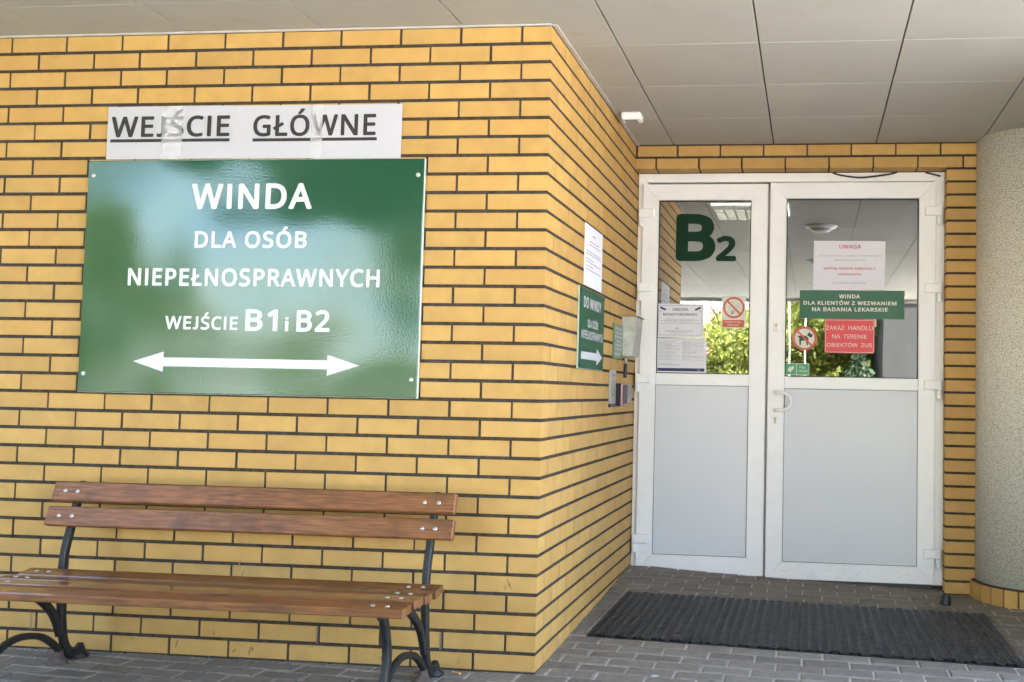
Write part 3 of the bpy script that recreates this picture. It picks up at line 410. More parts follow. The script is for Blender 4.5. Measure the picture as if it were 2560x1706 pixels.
def paver(b, u0, u1, v0, v1):
    j = .0046; c = .0055; u0 += j; u1 -= j; v0 += j; v1 -= j
    if u1 - u0 < .02 or v1 - v0 < .02: return
    dz = R.uniform(-.0012, .0012); tu, tv = R.uniform(-.002, .002), R.uniform(-.002, .002)
    q = [(u0, v0, -.02), (u1, v0, -.02), (u1, v1, -.02), (u0, v1, -.02), (u0, v0, -.0035), (u1, v0, -.0035), (u1, v1, -.0035), (u0, v1, -.0035),
         (u0 + c, v0 + c, dz + tu), (u1 - c, v0 + c, dz + tv), (u1 - c, v1 - c, dz - tu), (u0 + c, v1 - c, dz - tv)]
    b.add([W(*p) for p in q], [(8, 9, 10, 11), (4, 5, 9, 8), (5, 6, 10, 9), (6, 7, 11, 10), (7, 4, 8, 11), (0, 1, 5, 4), (1, 2, 6, 5), (2, 3, 7, 6), (3, 0, 4, 7)])
b = MB()
for i in range(len(rows) - 1):
    v0, v1 = rows[i], rows[i + 1]; off = .145 if i % 2 == 0 else .045
    off += R.uniform(-.006, .006)
    for k in range(-36, 19):
        u0 = off + .2 * k; u1 = u0 + .2
        if u0 < -4.2 or u0 > 3.1 or v0 < -6.5: continue
        if mat_v0 - .03 < (v0 + v1) / 2 < mat_v1 + .01:
            if u0 < 2.02 and u1 > -.06:
                if u0 < -.06: paver(b, u0, -.06, v0, v1)
                if u1 > 2.0: paver(b, 2.0, u1, v0, v1)
                continue
        if v0 > 0 and u1 < -.35: continue
        paver(b, u0, u1, v0, v1)
v = mat_v0 - .0
while v < mat_v1 - .02:
    paver(b, -.06, .045, v, min(v + .2, mat_v1)); v += .2
o = b.build('paving_blocks', M_paver, pav)
b = MB()
b.add([(-60, -60, -.10), (60, -60, -.10), (60, -9.3, -.10), (-60, -9.3, -.10)], [(0, 1, 2, 3)])
b.add([(3.2, -9.3, -.10), (60, -9.3, -.10), (60, 9, -.10), (3.2, 9, -.10)], [(0, 1, 2, 3)])
tag(b.build('bounce_driveway', M_concrete, recalc=False), kind='structure')  # unseen concrete, made pale to bounce sunlight into the entrance

# ------------------------------------------------------------------ brick walls
BH = .0632; J = PV - BH
def brick(b, axis, a0, a1, k, depth=.07, out=0.0):
    """one stretcher; k = course from the top; axis 'x': front face on y=out, 'y': front face on x=out"""
    z1 = ZC - k * PV - J / 2; z0 = z1 - BH; jt = lambda: R.uniform(-.0012, .0012)
    o_ = out + R.uniform(-.0008, .0008)
    if axis == 'x': b.box(a0 + jt(), a1 + jt(), o_, o_ + depth, z0 + jt() * .4, z1 + jt() * .4, .0013)
    else: b.box(o_ - depth, o_, a0 + jt(), a1 + jt(), z0 + jt() * .4, z1 + jt() * .4, .0013)
wall = empty('brick_wall', (0, 0, 0), 'long yellow brick wall with dark joints turning the corner towards the white door', 'wall')
b = MB()
for k in range(35):
    lo = -9 if True else 0
    # front face runs: corner brick, then stretchers, one shortened brick as in the photograph
    odd = k % 2 == 0
    x = 0.0
    if odd:                                   # half at the corner on the front, full on the return
        b.box(-.120, -.0, 0, .25, ZC - k * PV - J / 2 - BH, ZC - k * PV - J / 2, .0013); x = -.130; n_before = 6
    else:
        b.box(-.250, -.0, 0, .12, ZC - k * PV - J / 2 - BH, ZC - k * PV - J / 2, .0013); x = -.260; n_before = 6
    for i in range(22):
        L_ = .25 if i != n_before else .203
        brick(b, 'x', x - L_, x, k); x -= L_ + .01
    y = .26 if odd else .13
    while y < D + .3:
        brick(b, 'y', y, y + .25, k); y += .26
b.build('brick_facing', M_brick, wall)
b = MB()
b.box(-6.4, -.0037, .0028, .24, -.121, ZC + .021); b.box(-.239, -.0027, .0038, D + .28, -.12, ZC + .02)
b.build('mortar', M_mortar, wall)
for (wx, wz) in ((-.391, .11), (-2.18, .115), (-.912, .11)):
    b = MB()
    b.box(wx - .004, wx + .004, .001, .02, wz - .034, wz + .034, .0005)
    for i in range(16): b.box(wx - .0052, wx + .0052, -.0015, .004, wz - .032 + i * .0042, wz - .032 + i * .0042 + .0018)
    b.build('weep_vent', mat('grey_vent', (.12, .11, .10), rough=.7), wall)
# scuffs on the bricks near the ground and behind the bench (marks with a shape of their own)
b = MB()
def smudge(b, cx, cz, rx, rz, ang, pl, n=14):
    pts = []
    for k in range(n):
        a = 2 * math.pi * k / n; r = 1 + R.uniform(-.35, .35)
        px, pz = rx * r * math.cos(a), rz * r * math.sin(a)
        pts.append((cx + px * math.cos(ang) - pz * math.sin(ang), cz + px * math.sin(ang) + pz * math.cos(ang)))
    poly(b, pts, pl)
fp = front(-.0016)
for (cx, cz, rx, rz, a) in ((-.115, .352, .022, .004, 2.0), (-.13, .335, .01, .003, 1.6), (-1.26, .385, .024, .003, 1.3), (-1.245, .345, .02, .0025, 1.2),
        (-.63, .035, .016, .006, .9), (-.61, .052, .007, .004, .3), (-1.52, .05, .016, .003, 1.3), (-1.19, .045, .009, .01, .2), (-1.2, .03, .004, .014, 0),
        (-.75, .06, .006, .003, 0), (-.33, .07, .007, .003, 0), (-.93, .063, .004, .003, 0), (-1.72, .062, .005, .003, 0), (-2.05, .06, .009, .005, .4), (-1.36, .1, .003, .012, .3)):
    smudge(b, cx, cz, rx, rz, a, fp)
for i in range(60):
    smudge(b, R.uniform(-2.3, -.02), abs(R.gauss(0, .05)) + .006, R.uniform(.0012, .003), R.uniform(.001, .0022), R.uniform(0, 3), fp, 6)
b.build('scuff_marks', mat('scuff_dirt', (.30, .17, .07), rough=.9, var=.4, nscale=90), wall, recalc=False)
# crumbled mortar and grit along the foot of the wall
b = MB()
for i in range(1100):
    x = R.uniform(-2.5, 0.02); y = -abs(R.gauss(0, .016)) - .002; r = R.uniform(.0015, .0062) * R.uniform(.6, 1)
    b.dome((x, y, gz(x, y) - .004), (R.uniform(-.3, .3), R.uniform(-.3, .3), 1), r, r * 1.1, 5, 2)
for i in range(480):
    y = R.uniform(0, 2.0); x = abs(R.gauss(0, .012)) + .002; r = R.uniform(.0015, .0045)
    b.dome((x, y, .036 * y - .003), (R.uniform(-.3, .3), R.uniform(-.3, .3), 1), r, r, 5, 2)
for i in range(420):
    x = R.uniform(-2.6, 2.3); y = R.uniform(-1.1, 2.1)
    if y > 0 and x < .01: continue
    q = W(x, y + .105 * x, -.0005); r = R.uniform(.0008, .0026)
    b.dome(q, (R.uniform(-.3, .3), R.uniform(-.3, .3), 1), r * R.uniform(1, 2), r * .8, 5, 2)
tag(b.build('grit', mat('grit', (.22, .20, .165), rough=1, island=.6)), kind='stuff', label='crumbs of mortar and grit along the foot of the brick wall')

sur = empty('brick_door_surround', (1.0, D, 0), 'yellow brick lintel above the door and narrow brick pilaster beside it', 'wall')
b = MB()
for i in range(9):
    x0 = .001 + .26 * i
    if x0 > 2.0: break
    brick(b, 'x', x0 + .011 if i == 0 else x0, min(x0 + .25, 2.06), 0, .11, D)
xs = [.0005] + [.131 + .26 * i for i in range(8)]
brick(b, 'x', .0005, .121, 1, .12, D)
for i in range(8):
    x0 = .131 + .26 * i
    brick(b, 'x', x0, min(x0 + .25, 2.06), 1, .12, D)
for k in range(2, 35): 
    z1 = ZC - k * PV - J / 2
    b.box(1.852 + R.uniform(-.001, .001), 2.06, D + R.uniform(-.0008, .0008), D + .115, z1 - BH, z1, .0013)
b.build('brick_facing', M_brick, sur)
b = MB()
b.box(-.004, 2.05, D + .0028, D + .105, ZC - 2 * PV + .016, ZC + .02); b.box(1.8548, 2.05, D + .0033, D + .20, -.12, ZC - 2 * PV + .010)
b.box(0, 2.3, D + .1085, D + .26, ZC - 2 * PV + .016, ZC + .3)
b.build('mortar', M_mortar, sur)

# ------------------------------------------------------------------ canopy with its panelled soffit
can = empty('entrance_canopy', (0, -3, ZC), 'flat canopy with beige square soffit panels above the entrance', 'canopy')
XL, YF = -3.05, -8.1
b = MB()
px = .606; py = .618
x0s = [.23 + px * i for i in range(-8, 6)]; y0s = [.28 + py * j for j in range(-14, 4)]
for x0 in x0s:
    for y0 in y0s:
        if x0 + px < XL + .2 or x0 > 3.25: continue
        xa, xb, ya, yb = x0, x0 + px, y0, y0 + py
        if ya < YF: continue
        g1, g2 = .0034, .0019
        if xa < 0 and yb > 0:
            if xb <= 0 and ya >= 0: continue
            if xa < 0 < xb and ya > 0: xa = .018
            if ya < 0 < yb and xb <= 0.001: yb = -.012
        if yb > D: yb = D - .001
        if yb - ya < .03: continue
        b.box(xa + g1, xb - g1, ya + g2, yb - g2, ZC, ZC + .012 + R.uniform(0, .001), .0012)
# the panel straddling the corner: cut out round the brickwork
b.build('soffit_panels', M_soffit, can)
b = MB(); b.box(XL, 3.3, YF, D + .1, ZC + .016, ZC + .05); b.build('backing', M_soffit_gap, can)
b = MB()
b.box(XL, 3.3, YF - .06, YF, ZC - .03, ZC + .34, .004); b.box(XL - .06, XL, YF - .06, 0, ZC - .03, ZC + .34, .004); b.box(XL, 3.3, YF, D, ZC + .05, ZC + .34)
b.build('fascia', M_soffit, can)
b = MB()
b.box(-6, .0, -.012, .0, ZC - .006, ZC + .004, .001); b.box(.0015, .022, 0.0, D - .001, ZC - .005, ZC + .008, .001)

b.build('edge_trim', M_trim, can)
lamp_lens = mat('frosted_lens', (.6, .6, .58), rough=.3)
for i, yy in enumerate((-.75, -3.17, -5.63)):
    t = empty('ceiling_lamp', (1.15, yy, ZC), ['round flush canopy lamp nearest the door, mirrored in the glass', 'round flush canopy lamp, middle of the row of three', 'round flush canopy lamp nearest the outer canopy edge'][i], 'lamp', 'round lamps under the canopy')
    b = MB(); b.dome((1.15, yy, ZC + .001), (0, 0, -1), .15, .04, 28, 3); b.build('lamp_rim', M_upvc, t, True)
    b = MB(); b.dome((1.15, yy, ZC - .026), (0, 0, -1), .10, .035, 24, 4); b.build('lamp_lens', lamp_lens, t, True)

# ------------------------------------------------------------------ building shell, column, wing wall
bl = empty('office_building', (0, 6, 0), 'building shell with an unseen yellow brick upper storey added to block the sun', 'building')
b = MB()
b.box(-9, 9, D + .28, 9, ZC + .34, 7.2); b.box(-9, -.3, .26, 9, -.1, ZC + .34); b.box(-9, 3.2, 0.02, D + .28, ZC + .36, 7.2); b.box(2.5, 9, D + .3, 9, -.1, ZC + .34)
b.box(-9, -6.4, .0, .26, -.1, ZC + .34)
b.build('sun_block_wall', M_brick, bl)  # unseen mass added to keep sun and back light off the entrance
b = MB(); b.box(-9.2, 9.2, -.15, 9.2, 7.2, 7.4); b.build('roof', M_soffit_gap, bl)  # unseen top of the added sun-blocking storey
b = MB()                                       # corridor behind the glass
b.box(-.1, 0, D + .29, 7, 0, ZC + .1); b.box(2.05, 2.15, D + .2, 7, 0, ZC + .1); b.box(-.1, 2.15, 7, 7.1, 0, ZC + .1)
b.build('corridor_wall', M_plaster, bl)
b = MB(); b.box(0, 2.05, D + .24, 7, -.1, .04); b.build('corridor_floor', M_floor_in, bl)
b = MB(); b.box(0, 2.05, D + .265, 7, ZC + .02, ZC + .1)
for i in range(4):
    for j in range(8): b.box(.01 + .6 * i, min(.6 + .6 * i, 2.04), D + .3 + .6 * j, D + .89 + .6 * j, ZC + .008, ZC + .018)
b.build('corridor_ceiling', M_soffit, bl)
lou = empty('louvre_lamp', (.58, 4.43, ZC), 'square louvred ceiling lamp behind the glass of the left leaf', 'lamp')
b = MB(); b.box(.27, .88, 4.14, 4.72, ZC + .0, ZC + .007)
Mt = bpy.data.materials.new('lamp_tube_glow'); Mt.use_nodes = True
Mt.node_tree.nodes['Principled BSDF'].inputs['Emission Color'].default_value = (1, .97, .9, 1); Mt.node_tree.nodes['Principled BSDF'].inputs['Emission Strength'].default_value = .9
b.build('glow_tray', Mt, lou)
b = MB()
for i in range(8): b.box(.28 + i * .083, .292 + i * .083, 4.15, 4.71, ZC - .04, ZC - .002)
for i in range(5): b.box(.281, .871, 4.16 + i * .13, 4.18 + i * .13, ZC - .0385, ZC - .003)
b.build('louvre_grid', M_zinc, lou)

col = empty('round_column', (2.40, 2.12, 0), 'thick round column in coarse beige pebble render on a brick plinth', 'column')
b = MB(); b.tube([(2.40, 2.12, .098), (2.40, 2.12, ZC + .01)], .378, 96); b.build('render_coat', M_stucco, col, True)
b = MB(); n = 30
for k in range(n):
    a0 = 2 * math.pi * k / n + .012; a1 = 2 * math.pi * (k + 1) / n - .012; r = .408
    p = [(2.40 + rr * math.cos(a), 2.12 + rr * math.sin(a)) for a, rr in ((a0, r), (a1, r), (a1, r - .05), (a0, r - .05))]
    b.prism(p, lambda q: (q[0], q[1], -.06), lambda q: (q[0], q[1], .092))
b.build('plinth_bricks', M_brick, col)
b = MB(); b.tube([(2.40, 2.12, -.06), (2.40, 2.12, .099)], .398, 64); b.build('plinth_mortar', M_mortar, col)
ww = MB(); ww.box(2.45, 2.75, .3, 2.0, -.1, ZC + .02)
tag(ww.build('side_wing_wall', M_stucco), 'short beige rendered wing wall in front of the round column', 'wall')

# ------------------------------------------------------------------ double door
dr = empty('double_door', (.92, D + .12, .04), 'white plastic double door with glazed upper halves and grey lower panels', 'door')
FY = D + .12; LY = D + .10
def member(b, quad, y0, y1, c=.0025):          # mitred profile bar, quad in (x,z), chamfered front
    cx = sum(p[0] for p in quad) / 4; cz = sum(p[1] for p in quad) / 4
    def inset(p, d):
        dx, dz = cx - p[0], cz - p[1]; sx = 1 if dx > 0 else -1; sz = 1 if dz > 0 else -1
        return (p[0] + sx * d, p[1] + sz * d)
    q1 = [(p[0] + (.0003 if cx > p[0] else -.0003), p[1] + (.0003 if cz > p[1] else -.0003)) for p in quad]
    q0 = [inset(p, c) for p in quad]
    vs = [(p[0], y0, p[1]) for p in q0] + [(p[0], y0 + c, p[1]) for p in q1] + [(p[0], y1, p[1]) for p in q1]
    fs = [(0, 1, 2, 3), (8, 9, 10, 11)] + [(i + o_, (i + 1) % 4 + o_, (i + 1) % 4 + 4 + o_, i + 4 + o_) for o_ in (0, 4) for i in range(4)]
    b.add(vs, fs)
def mitred(b, xo0, xo1, zo0, zo1, xi0, xi1, zi0, zi1, y0, y1, c=.0012):
    member(b, [(xo0, zo0), (xi0, zi0), (xi0, zi1), (xo0, zo1)], y0, y1, c)
    member(b, [(xi1, zi0), (xo1, zo0), (xo1, zo1), (xi1, zi1)], y0, y1, c)
    member(b, [(xo0, zo1), (xi0, zi1), (xi1, zi1), (xo1, zo1)], y0, y1, c)
    member(b, [(xo0, zo0), (xo1, zo0), (xi1, zi0), (xi0, zi0)], y0, y1, c)
b = MB()
zt = 2.477
member(b, [(.002, .03), (.06, .03), (.06, zt - .055), (.002, zt)], FY, FY + .07)
member(b, [(1.79, .03), (1.858, .03), (1.858, zt), (1.79, zt - .055)], FY, FY + .07)
member(b, [(.002, zt), (.06, zt - .055), (1.79, zt - .055), (1.858, zt)], FY, FY + .07)
b.build('frame', M_upvc, dr)
b = MB(); b.box(.02, 1.82, FY + .035, FY + .06, .035, 2.42); 
leafs = []
def leaf_part(name, x0, x1, z0, z1, gx0, gx1, gz0, gz1, pz0, pz1, label, gm):
    b = MB(); mitred(b, x0, x1, z0, z1, gx0, gx1, pz0, gz1, LY, LY + .065, .002)
    lf = b.build(name, M_upvc, dr, label=label)
    b = MB(); b.box(gx0 + .0005, gx1 - .0005, LY + .0025, LY + .06, pz1, gz0, .002); b.build('mid_rail', M_upvc, lf)
    b = MB()
    for (a0, a1, c0, c1) in ((gx0, gx0 + .006, gz0, gz1), (gx1 - .006, gx1, gz0, gz1), (gx0 + .006, gx1 - .006, gz0, gz0 + .006), (gx0 + .006, gx1 - .006, gz1 - .006, gz1)):
        b.box(a0 + .0003, a1 - .0003, LY + .016, LY + .04, c0 + .0003, c1 - .0003)
    for (a0, a1, c0, c1) in ((gx0, gx0 + .003, pz0, pz1), (gx1 - .003, gx1, pz0, pz1), (gx0 + .003, gx1 - .003, pz0, pz0 + .003), (gx0 + .003, gx1 - .003, pz1 - .003, pz1)):
        b.box(a0 + .0003, a1 - .0003, LY + .004, LY + .03, c0 + .0003, c1 - .0003)
    b.build('gasket', M_gasket, lf)
    b = MB(); b.box(gx0 + .001, gx1 - .001, G_Y, G_Y + .004, gz0 + .001, gz1 - .001); b.build('glass_pane', gm, lf)
    b = MB(); b.box(gx0 + .001, gx1 - .001, LY + .0075, LY + .04, pz0 + .001, pz1 - .001); b.build('lower_panel', M_panel, lf)
    return lf
lfL = leaf_part('door_leaf', .033, .8025, .045, 2.407, .1335, .702, 1.245, 2.308, .152, 1.175, 'narrower left leaf carrying the B2 lettering', M_glass)
lfR = leaf_part('door_leaf', .8165, 1.803, .035, 2.414, .9165, 1.704, 1.237, 2.316, .136, 1.166, 'wider right leaf with the pull handle', M_glass2)
b = MB(); b.box(.8035, .8155, LY + .014, LY + .05, .05, 2.4); b.build('meeting_seal', mat('grey_seal', (.25, .24, .22), rough=.6), lfL)
b = MB(); b.box(.06, 1.79, FY - .005, FY + .05, .0, .034); b.build('threshold', mat('worn_threshold', (.07, .068, .062), rough=.8), dr)
def hinge(par, xa, xb, bx, zc):
    b = MB(); b.box(xa, xb, LY - .026, LY - .0005, zc - .027, zc + .027, .004)
    b.box(bx, bx + .026, LY - .030, LY - .006, zc - .085, zc - .0295, .006); b.box(bx + .001, bx + .025, LY - .031, LY - .0265, zc - .026, zc + .026, .002)
    b.build('hinge', M_upvc, par)
for z in (2.227, 1.768, 1.211, .245): hinge(lfL, .012, .108, .013, z)
for z in (2.236, 1.775, 1.203, .216): hinge(lfR, 1.738, 1.838, 1.811, z)
b = MB(); dl = front(LY - .0008)
for i in range(26):
    x = R.uniform(.9, 1.7); z = R.uniform(.05, .128); a = R.uniform(-.9, .9); l = R.uniform(.01, .045)
    x2, z2 = x + l * math.cos(a), min(.13, max(.05, z + l * math.sin(a))); t = R.uniform(.0004, .0009)
    poly(b, [(x, z - t), (x2, z2 - t), (x2, z2 + t), (x, z + t)] if x2 > x else [(x2, z2 - t), (x, z - t), (x, z + t), (x2, z2 + t)], dl)
b.build('scuff_marks', mat('door_scuffs', (.45, .44, .42), rough=.8), lfR, recalc=False)
b = MB(); dl = front(LY + .0068)
for i in range(22):
    x = R.uniform(.95, 1.65); z = R.uniform(.2, 1.05); a = R.uniform(-1.5, 1.5); l = R.uniform(.006, .03); t = R.uniform(.0003, .0007)
    smudge(b, x, z, l / 2, t, a, dl, 6)
for i in range(14):
    smudge(b, R.uniform(.16, .66), R.uniform(.2, 1.0), R.uniform(.003, .013), .0005, R.uniform(-1.5, 1.5), dl, 6)
b.build('panel_scratches', mat('panel_scratches', (.48, .49, .50), rough=.8), lfR, recalc=False)
# pull handle and locks
hp = MB(); pts = rrect_pts(*onl(.8475, .922)[:1], onl(.8805, 0)[0], onl(0, .923)[1], onl(0, 1.168)[1], .015)
slab(hp, pts, lambda u, v: (u, LY - .009, v), lambda u, v: (u, LY - .0005, v))
hpl = hp.build('handle_plate', M_upvc, lfR)
b = MB(); cx = .865; zc_ = 1.089; pth = [(cx, LY - .006, zc_ + .052), (cx, LY - .03, zc_ + .052), (cx + .012, LY - .05, zc_ + .052), (cx + .035, LY - .056, zc_ + .052)]
for k in range(0, 13):
    a = rad(90 - 15 * k); pth.append((cx + .042 + .052 * math.cos(a), LY - .056, zc_ + .052 * math.sin(a)))
pth += [(cx + .035, LY - .056, zc_ - .052), (cx + .012, LY - .05, zc_ - .052), (cx, LY - .03, zc_ - .052), (cx, LY - .006, zc_ - .052)]
b.tube(pth, .0105, 12); b.build('pull_handle', M_upvc, lfR, True)
def cylinder_lock(x, z, par):
    b = MB(); b.cyl((x, LY - .0105, z + .009), (0, -1, 0), .0085, .004, 16); b.box(x - .0045, x + .0045, LY - .0135, LY - .0095, z - .02, z + .004, .001)
    b.build('lock_cylinder', M_brass, par)
    b = MB(); b.box(x - .0012, x + .0012, LY - .0152, LY - .0147, z + .004, z + .014); b.build('keyhole', M_black, par)
cylinder_lock(.8645, .975, lfR)
b = MB(); x0, z0 = onl(.848, 1.502); x1, z1 = onl(.881, 1.568); b.box(x0, x1, LY - .0095, LY - .0005, z0, z1, .003); b.build('lock_plate', M_upvc, lfR)
cylinder_lock((x0 + x1) / 2, (z0 + z1) / 2, lfR)
# letters stuck on the left pane
gp = front(G_Y - .0025)
p0 = ong(.249, 1.928); p1 = ong(.490, 2.216); text('B', p0[0], p1[0], p0[1], p1[1], gp, M_green_dk, lfL, .036)
p0 = ong(.494, 1.928); p1 = ong(.617, 2.082); text('2', p0[0], p1[0], p0[1], p1[1], gp, M_green_dk, lfL, .036)
# loose black cable hanging from the lintel
b = MB(); pth = smooth_path([(1.19, D + .07, 2.466), (1.225, D + .065, 2.453), (1.29, D + .06, 2.440), (1.357, D + .058, 2.434), (1.434, D + .06, 2.441), (1.527, D + .065, 2.455), (1.57, D + .07, 2.468)], 5)
b.tube(pth, .0055, 8)
tag(b.build('cable', M_black, None, True), 'longer black cable sagging from the lintel above the right door leaf', 'cable')
b = MB(); b.tube(smooth_path([(1.735, D + .06, 2.462), (1.765, D + .058, 2.455), (1.80, D + .056, 2.446), (1.823, D + .07, 2.442)], 4), .005, 8)
tag(b.build('cable', M_black, None, True), 'short black cable end at the top right corner of the door', 'cable')
# ------------------------------------------------------------------ signs on the front wall
sg = empty('lift_sign', (-1.263, -.012, 1.08), 'large glossy green board reading WINDA DLA OSÓB NIEPEŁNOSPRAWNYCH on the brick wall', 'sign')
b = MB(); b.box(-2.0135, -.5145, -.016, -.0015, 1.0815, 2.0735, .002); b.build('edge_rim', M_alu, sg)
b = MB(); b.box(-2.0105, -.5175, -.0215, -.0165, 1.0845, 2.0705, .0025); b.build('panel', M_sign, sg)
sp = front(-.0224)
text('WINDA', -1.532, -.996, 1.861, 1.970, sp, M_white, sg, .026)
text('DLA OSÓB', -1.509, -1.011, 1.696, 1.788, sp, M_white, sg, .026)
text('NIEPEŁNOSPRAWNYCH', -1.803, -.690, 1.535, 1.611, sp, M_white, sg, .026)
text('WEJŚCIE', -1.625, -1.301, 1.352, 1.425, sp, M_white, sg, .024)
text('B1', -1.268, -1.126, 1.350, 1.440, sp, M_white, sg, .026)
text('i', -1.093, -1.077, 1.350, 1.409, sp, M_white, sg, .012)
text('B2', -1.043, -.898, 1.349, 1.440, sp, M_white, sg, .026)
b = MB(); poly(b, [(-1.761, 1.216), (-1.625, 1.173), (-1.625, 1.197), (-.903, 1.195), (-.903, 1.169), (-.765, 1.213), (-.903, 1.255), (-.903, 1.232), (-1.625, 1.234), (-1.625, 1.258)], sp)
b.build('double_arrow', M_white, sg)
for (x, z) in ((-1.985, 2.006), (-.542, 2.002), (-.542, 1.159), (-1.986, 1.161)):
    b = MB(); b.dome((x, -.0217, z), (0, -1, 0), .0095, .004, 16)
    s_ = b.build('screw', M_white, sg, True)
    b = MB(); b.cyl((x, -.0245, z), (0, -1, 0), .0032, .0018, 8); b.build('screw_slot', M_steel, s_)

nb = empty('paper_notice', (-1.28, -.012, 2.08), 'white paper strip reading WEJŚCIE GŁÓWNE taped above the big green sign', 'notice')
for i, (xa, xb, yy, z0, z1) in enumerate(((-1.943, -1.372, -.0042, 2.080, 2.308), (-1.376, -1.0, -.0052, 2.079, 2.3055), (-1.004, -.625, -.0062, 2.076, 2.304))):
    b = MB(); b.box(xa, xb, yy - .0006, yy, z0, z1); b.build('paper_sheet', M_paper, nb)
pp = front(-.0075)
text('WEJŚCIE', -1.924, -1.384, 2.174, 2.292, pp, M_ink, nb, .02)
text('GŁÓWNE', -1.278, -.737, 2.172, 2.290, pp, M_ink, nb, .02)
b = MB(); rect(b, -1.926, -1.382, 2.153, 2.1665, pp); b.build('underline', M_ink, nb, recalc=False)
b = MB(); rect(b, -1.279, -.731, 2.151, 2.1645, pp); b.build('underline', M_ink, nb, recalc=False)
for (xa, xb) in ((-1.690, -1.597), (-1.021, -.970)):
    b = MB(); rect(b, xa, xb, 2.078, 2.305, front(-.0086)); b.build('tape_strip', M_tape, nb, recalc=False)

# ------------------------------------------------------------------ signs and devices on the return wall
sn = empty('paper_notice', (.002, .94, 1.632), 'white printed sheet on the side brick wall above the DO WINDY sign', 'notice')
b = MB(); b.box(.0008, .0022, .722, 1.150, 1.632, 1.928); b.build('paper_sheet', M_paper3, sn)
sd = side(.0030)
b = MB()
def textline(b, a0, a1, z, h, pl):            # a line of print too small to read
    x = a0
    while x < a1:
        wd = min(R.uniform(.012, .034), a1 - x)
        rect(b, x, x + wd, z - h / 2, z + h / 2, pl); x += wd + .005
textline(b, .90, .97, 1.885, .008, sd)
for z, a0, a1 in ((1.852, .83, 1.06), (1.836, .80, 1.09), (1.80, .755, 1.10), (1.788, .755, 1.12), (1.762, .755, .94), (1.748, .755, 1.11), (1.728, .755, .92), (1.712, .755, 1.11)): textline(b, a0, a1, z, .0055, sd)
b.build('print', M_grey_ink, sn, recalc=False)

dw = empty('lift_sign', (.006, .9, 1.23), 'green metal sign reading DO WINDY with a right arrow on the side brick wall', 'sign')
b = MB(); b.box(.001, .0085, .606, 1.199, 1.231, 1.616, .0012); b.build('edge_rim', M_alu, dw)
b = MB(); b.box(.009, .0105, .6095, 1.1955, 1.2335, 1.6135, .0005); b.build('panel', M_sign2, dw)
sd = side(.0115)
text('DO WINDY', .693, 1.106, 1.520, 1.575, sd, M_white, dw, .035)
text('DLA OSÓB', .792, 1.032, 1.432, 1.482, sd, M_white, dw, .035)
text('NIEPEŁNOSPRAWNYCH', .656, 1.160, 1.374, 1.416, sd, M_white, dw, .035)
b = MB(); poly(b, [(.656, 1.277), (1.019, 1.278), (1.019, 1.254), (1.158, 1.297), (1.019, 1.338), (1.019, 1.315), (.656, 1.312)], sd); b.build('arrow', M_white, dw)
for (y, z) in ((.628, 1.595), (1.176, 1.598), (.625, 1.248), (1.176, 1.250)):
    b = MB(); b.dome((.0108, y, z), (1, 0, 0), .007, .003, 10); b.build('screw', M_green_dk, dw, True)

ss = empty('small_sign', (.006, 1.6, 1.31), 'small green sign half hidden behind the grey metal box on the side wall', 'sign')
b = MB(); b.box(.001, .008, 1.495, 1.78, 1.310, 1.502, .001); b.build('panel', mat('faded_green', (.11, .18, .11), rough=.5), ss)
b = MB(); sd = side(.0086)
for z, a0, a1 in ((1.476, 1.53, 1.75), (1.452, 1.55, 1.74), (1.430, 1.52, 1.76), (1.408, 1.57, 1.70), (1.386, 1.53, 1.74), (1.364, 1.54, 1.73)): textline(b, a0, a1, z, .012, sd)
poly(b, [(1.52, 1.329), (1.64, 1.329), (1.64, 1.321), (1.70, 1.335), (1.64, 1.349), (1.64, 1.341), (1.52, 1.341)], sd); b.build('print', M_white, ss, recalc=False)

bx = empty('metal_box', (.04, 1.85, 1.32), 'grey galvanised hooded box on the side wall close to the door', 'box')
y0, y1 = 1.77, 2.02
b = MB()
prof = [(.001, 1.556), (.080, 1.556), (.079, 1.508), (.060, 1.331), (.001, 1.328)]
b.prism(prof, lambda p: (p[0], y0, p[1]), lambda p: (p[0], y1, p[1])); b.build('housing', M_zinc, bx)
b = MB(); b.prism([(.0, 1.557), (.090, 1.557), (.090, 1.560), (.0, 1.560)], lambda p: (p[0], y0 - .006, p[1]), lambda p: (p[0], y1 + .01, p[1])); b.build('lid', mat('rusty_lid', (.16, .10, .06), rough=.7, var=.3), bx)
b = MB(); b.prism([(.066, 1.50), (.0815, 1.50), (.064, 1.34), (.060, 1.34)], lambda p: (p[0], y0 + .02, p[1]), lambda p: (p[0], y1 - .02, p[1])); b.build('keypad_door', M_steel, bx)
hm = empty('hanging_lever', (.022, 1.79, 1.205), 'short lever with black rubber grip hanging under the grey metal box', 'handle')
b = MB(); b.tube([(.022, 1.80, 1.335), (.022, 1.80, 1.28)], .0085, 12); b.build('shaft', M_steel, hm, True)
b = MB(); b.tube([(.022, 1.80, 1.288), (.022, 1.80, 1.28), (.021, 1.80, 1.212), (.021, 1.80, 1.206)], [.008, .0112, .0105, .008], 12); b.build('grip', M_black, hm, True)

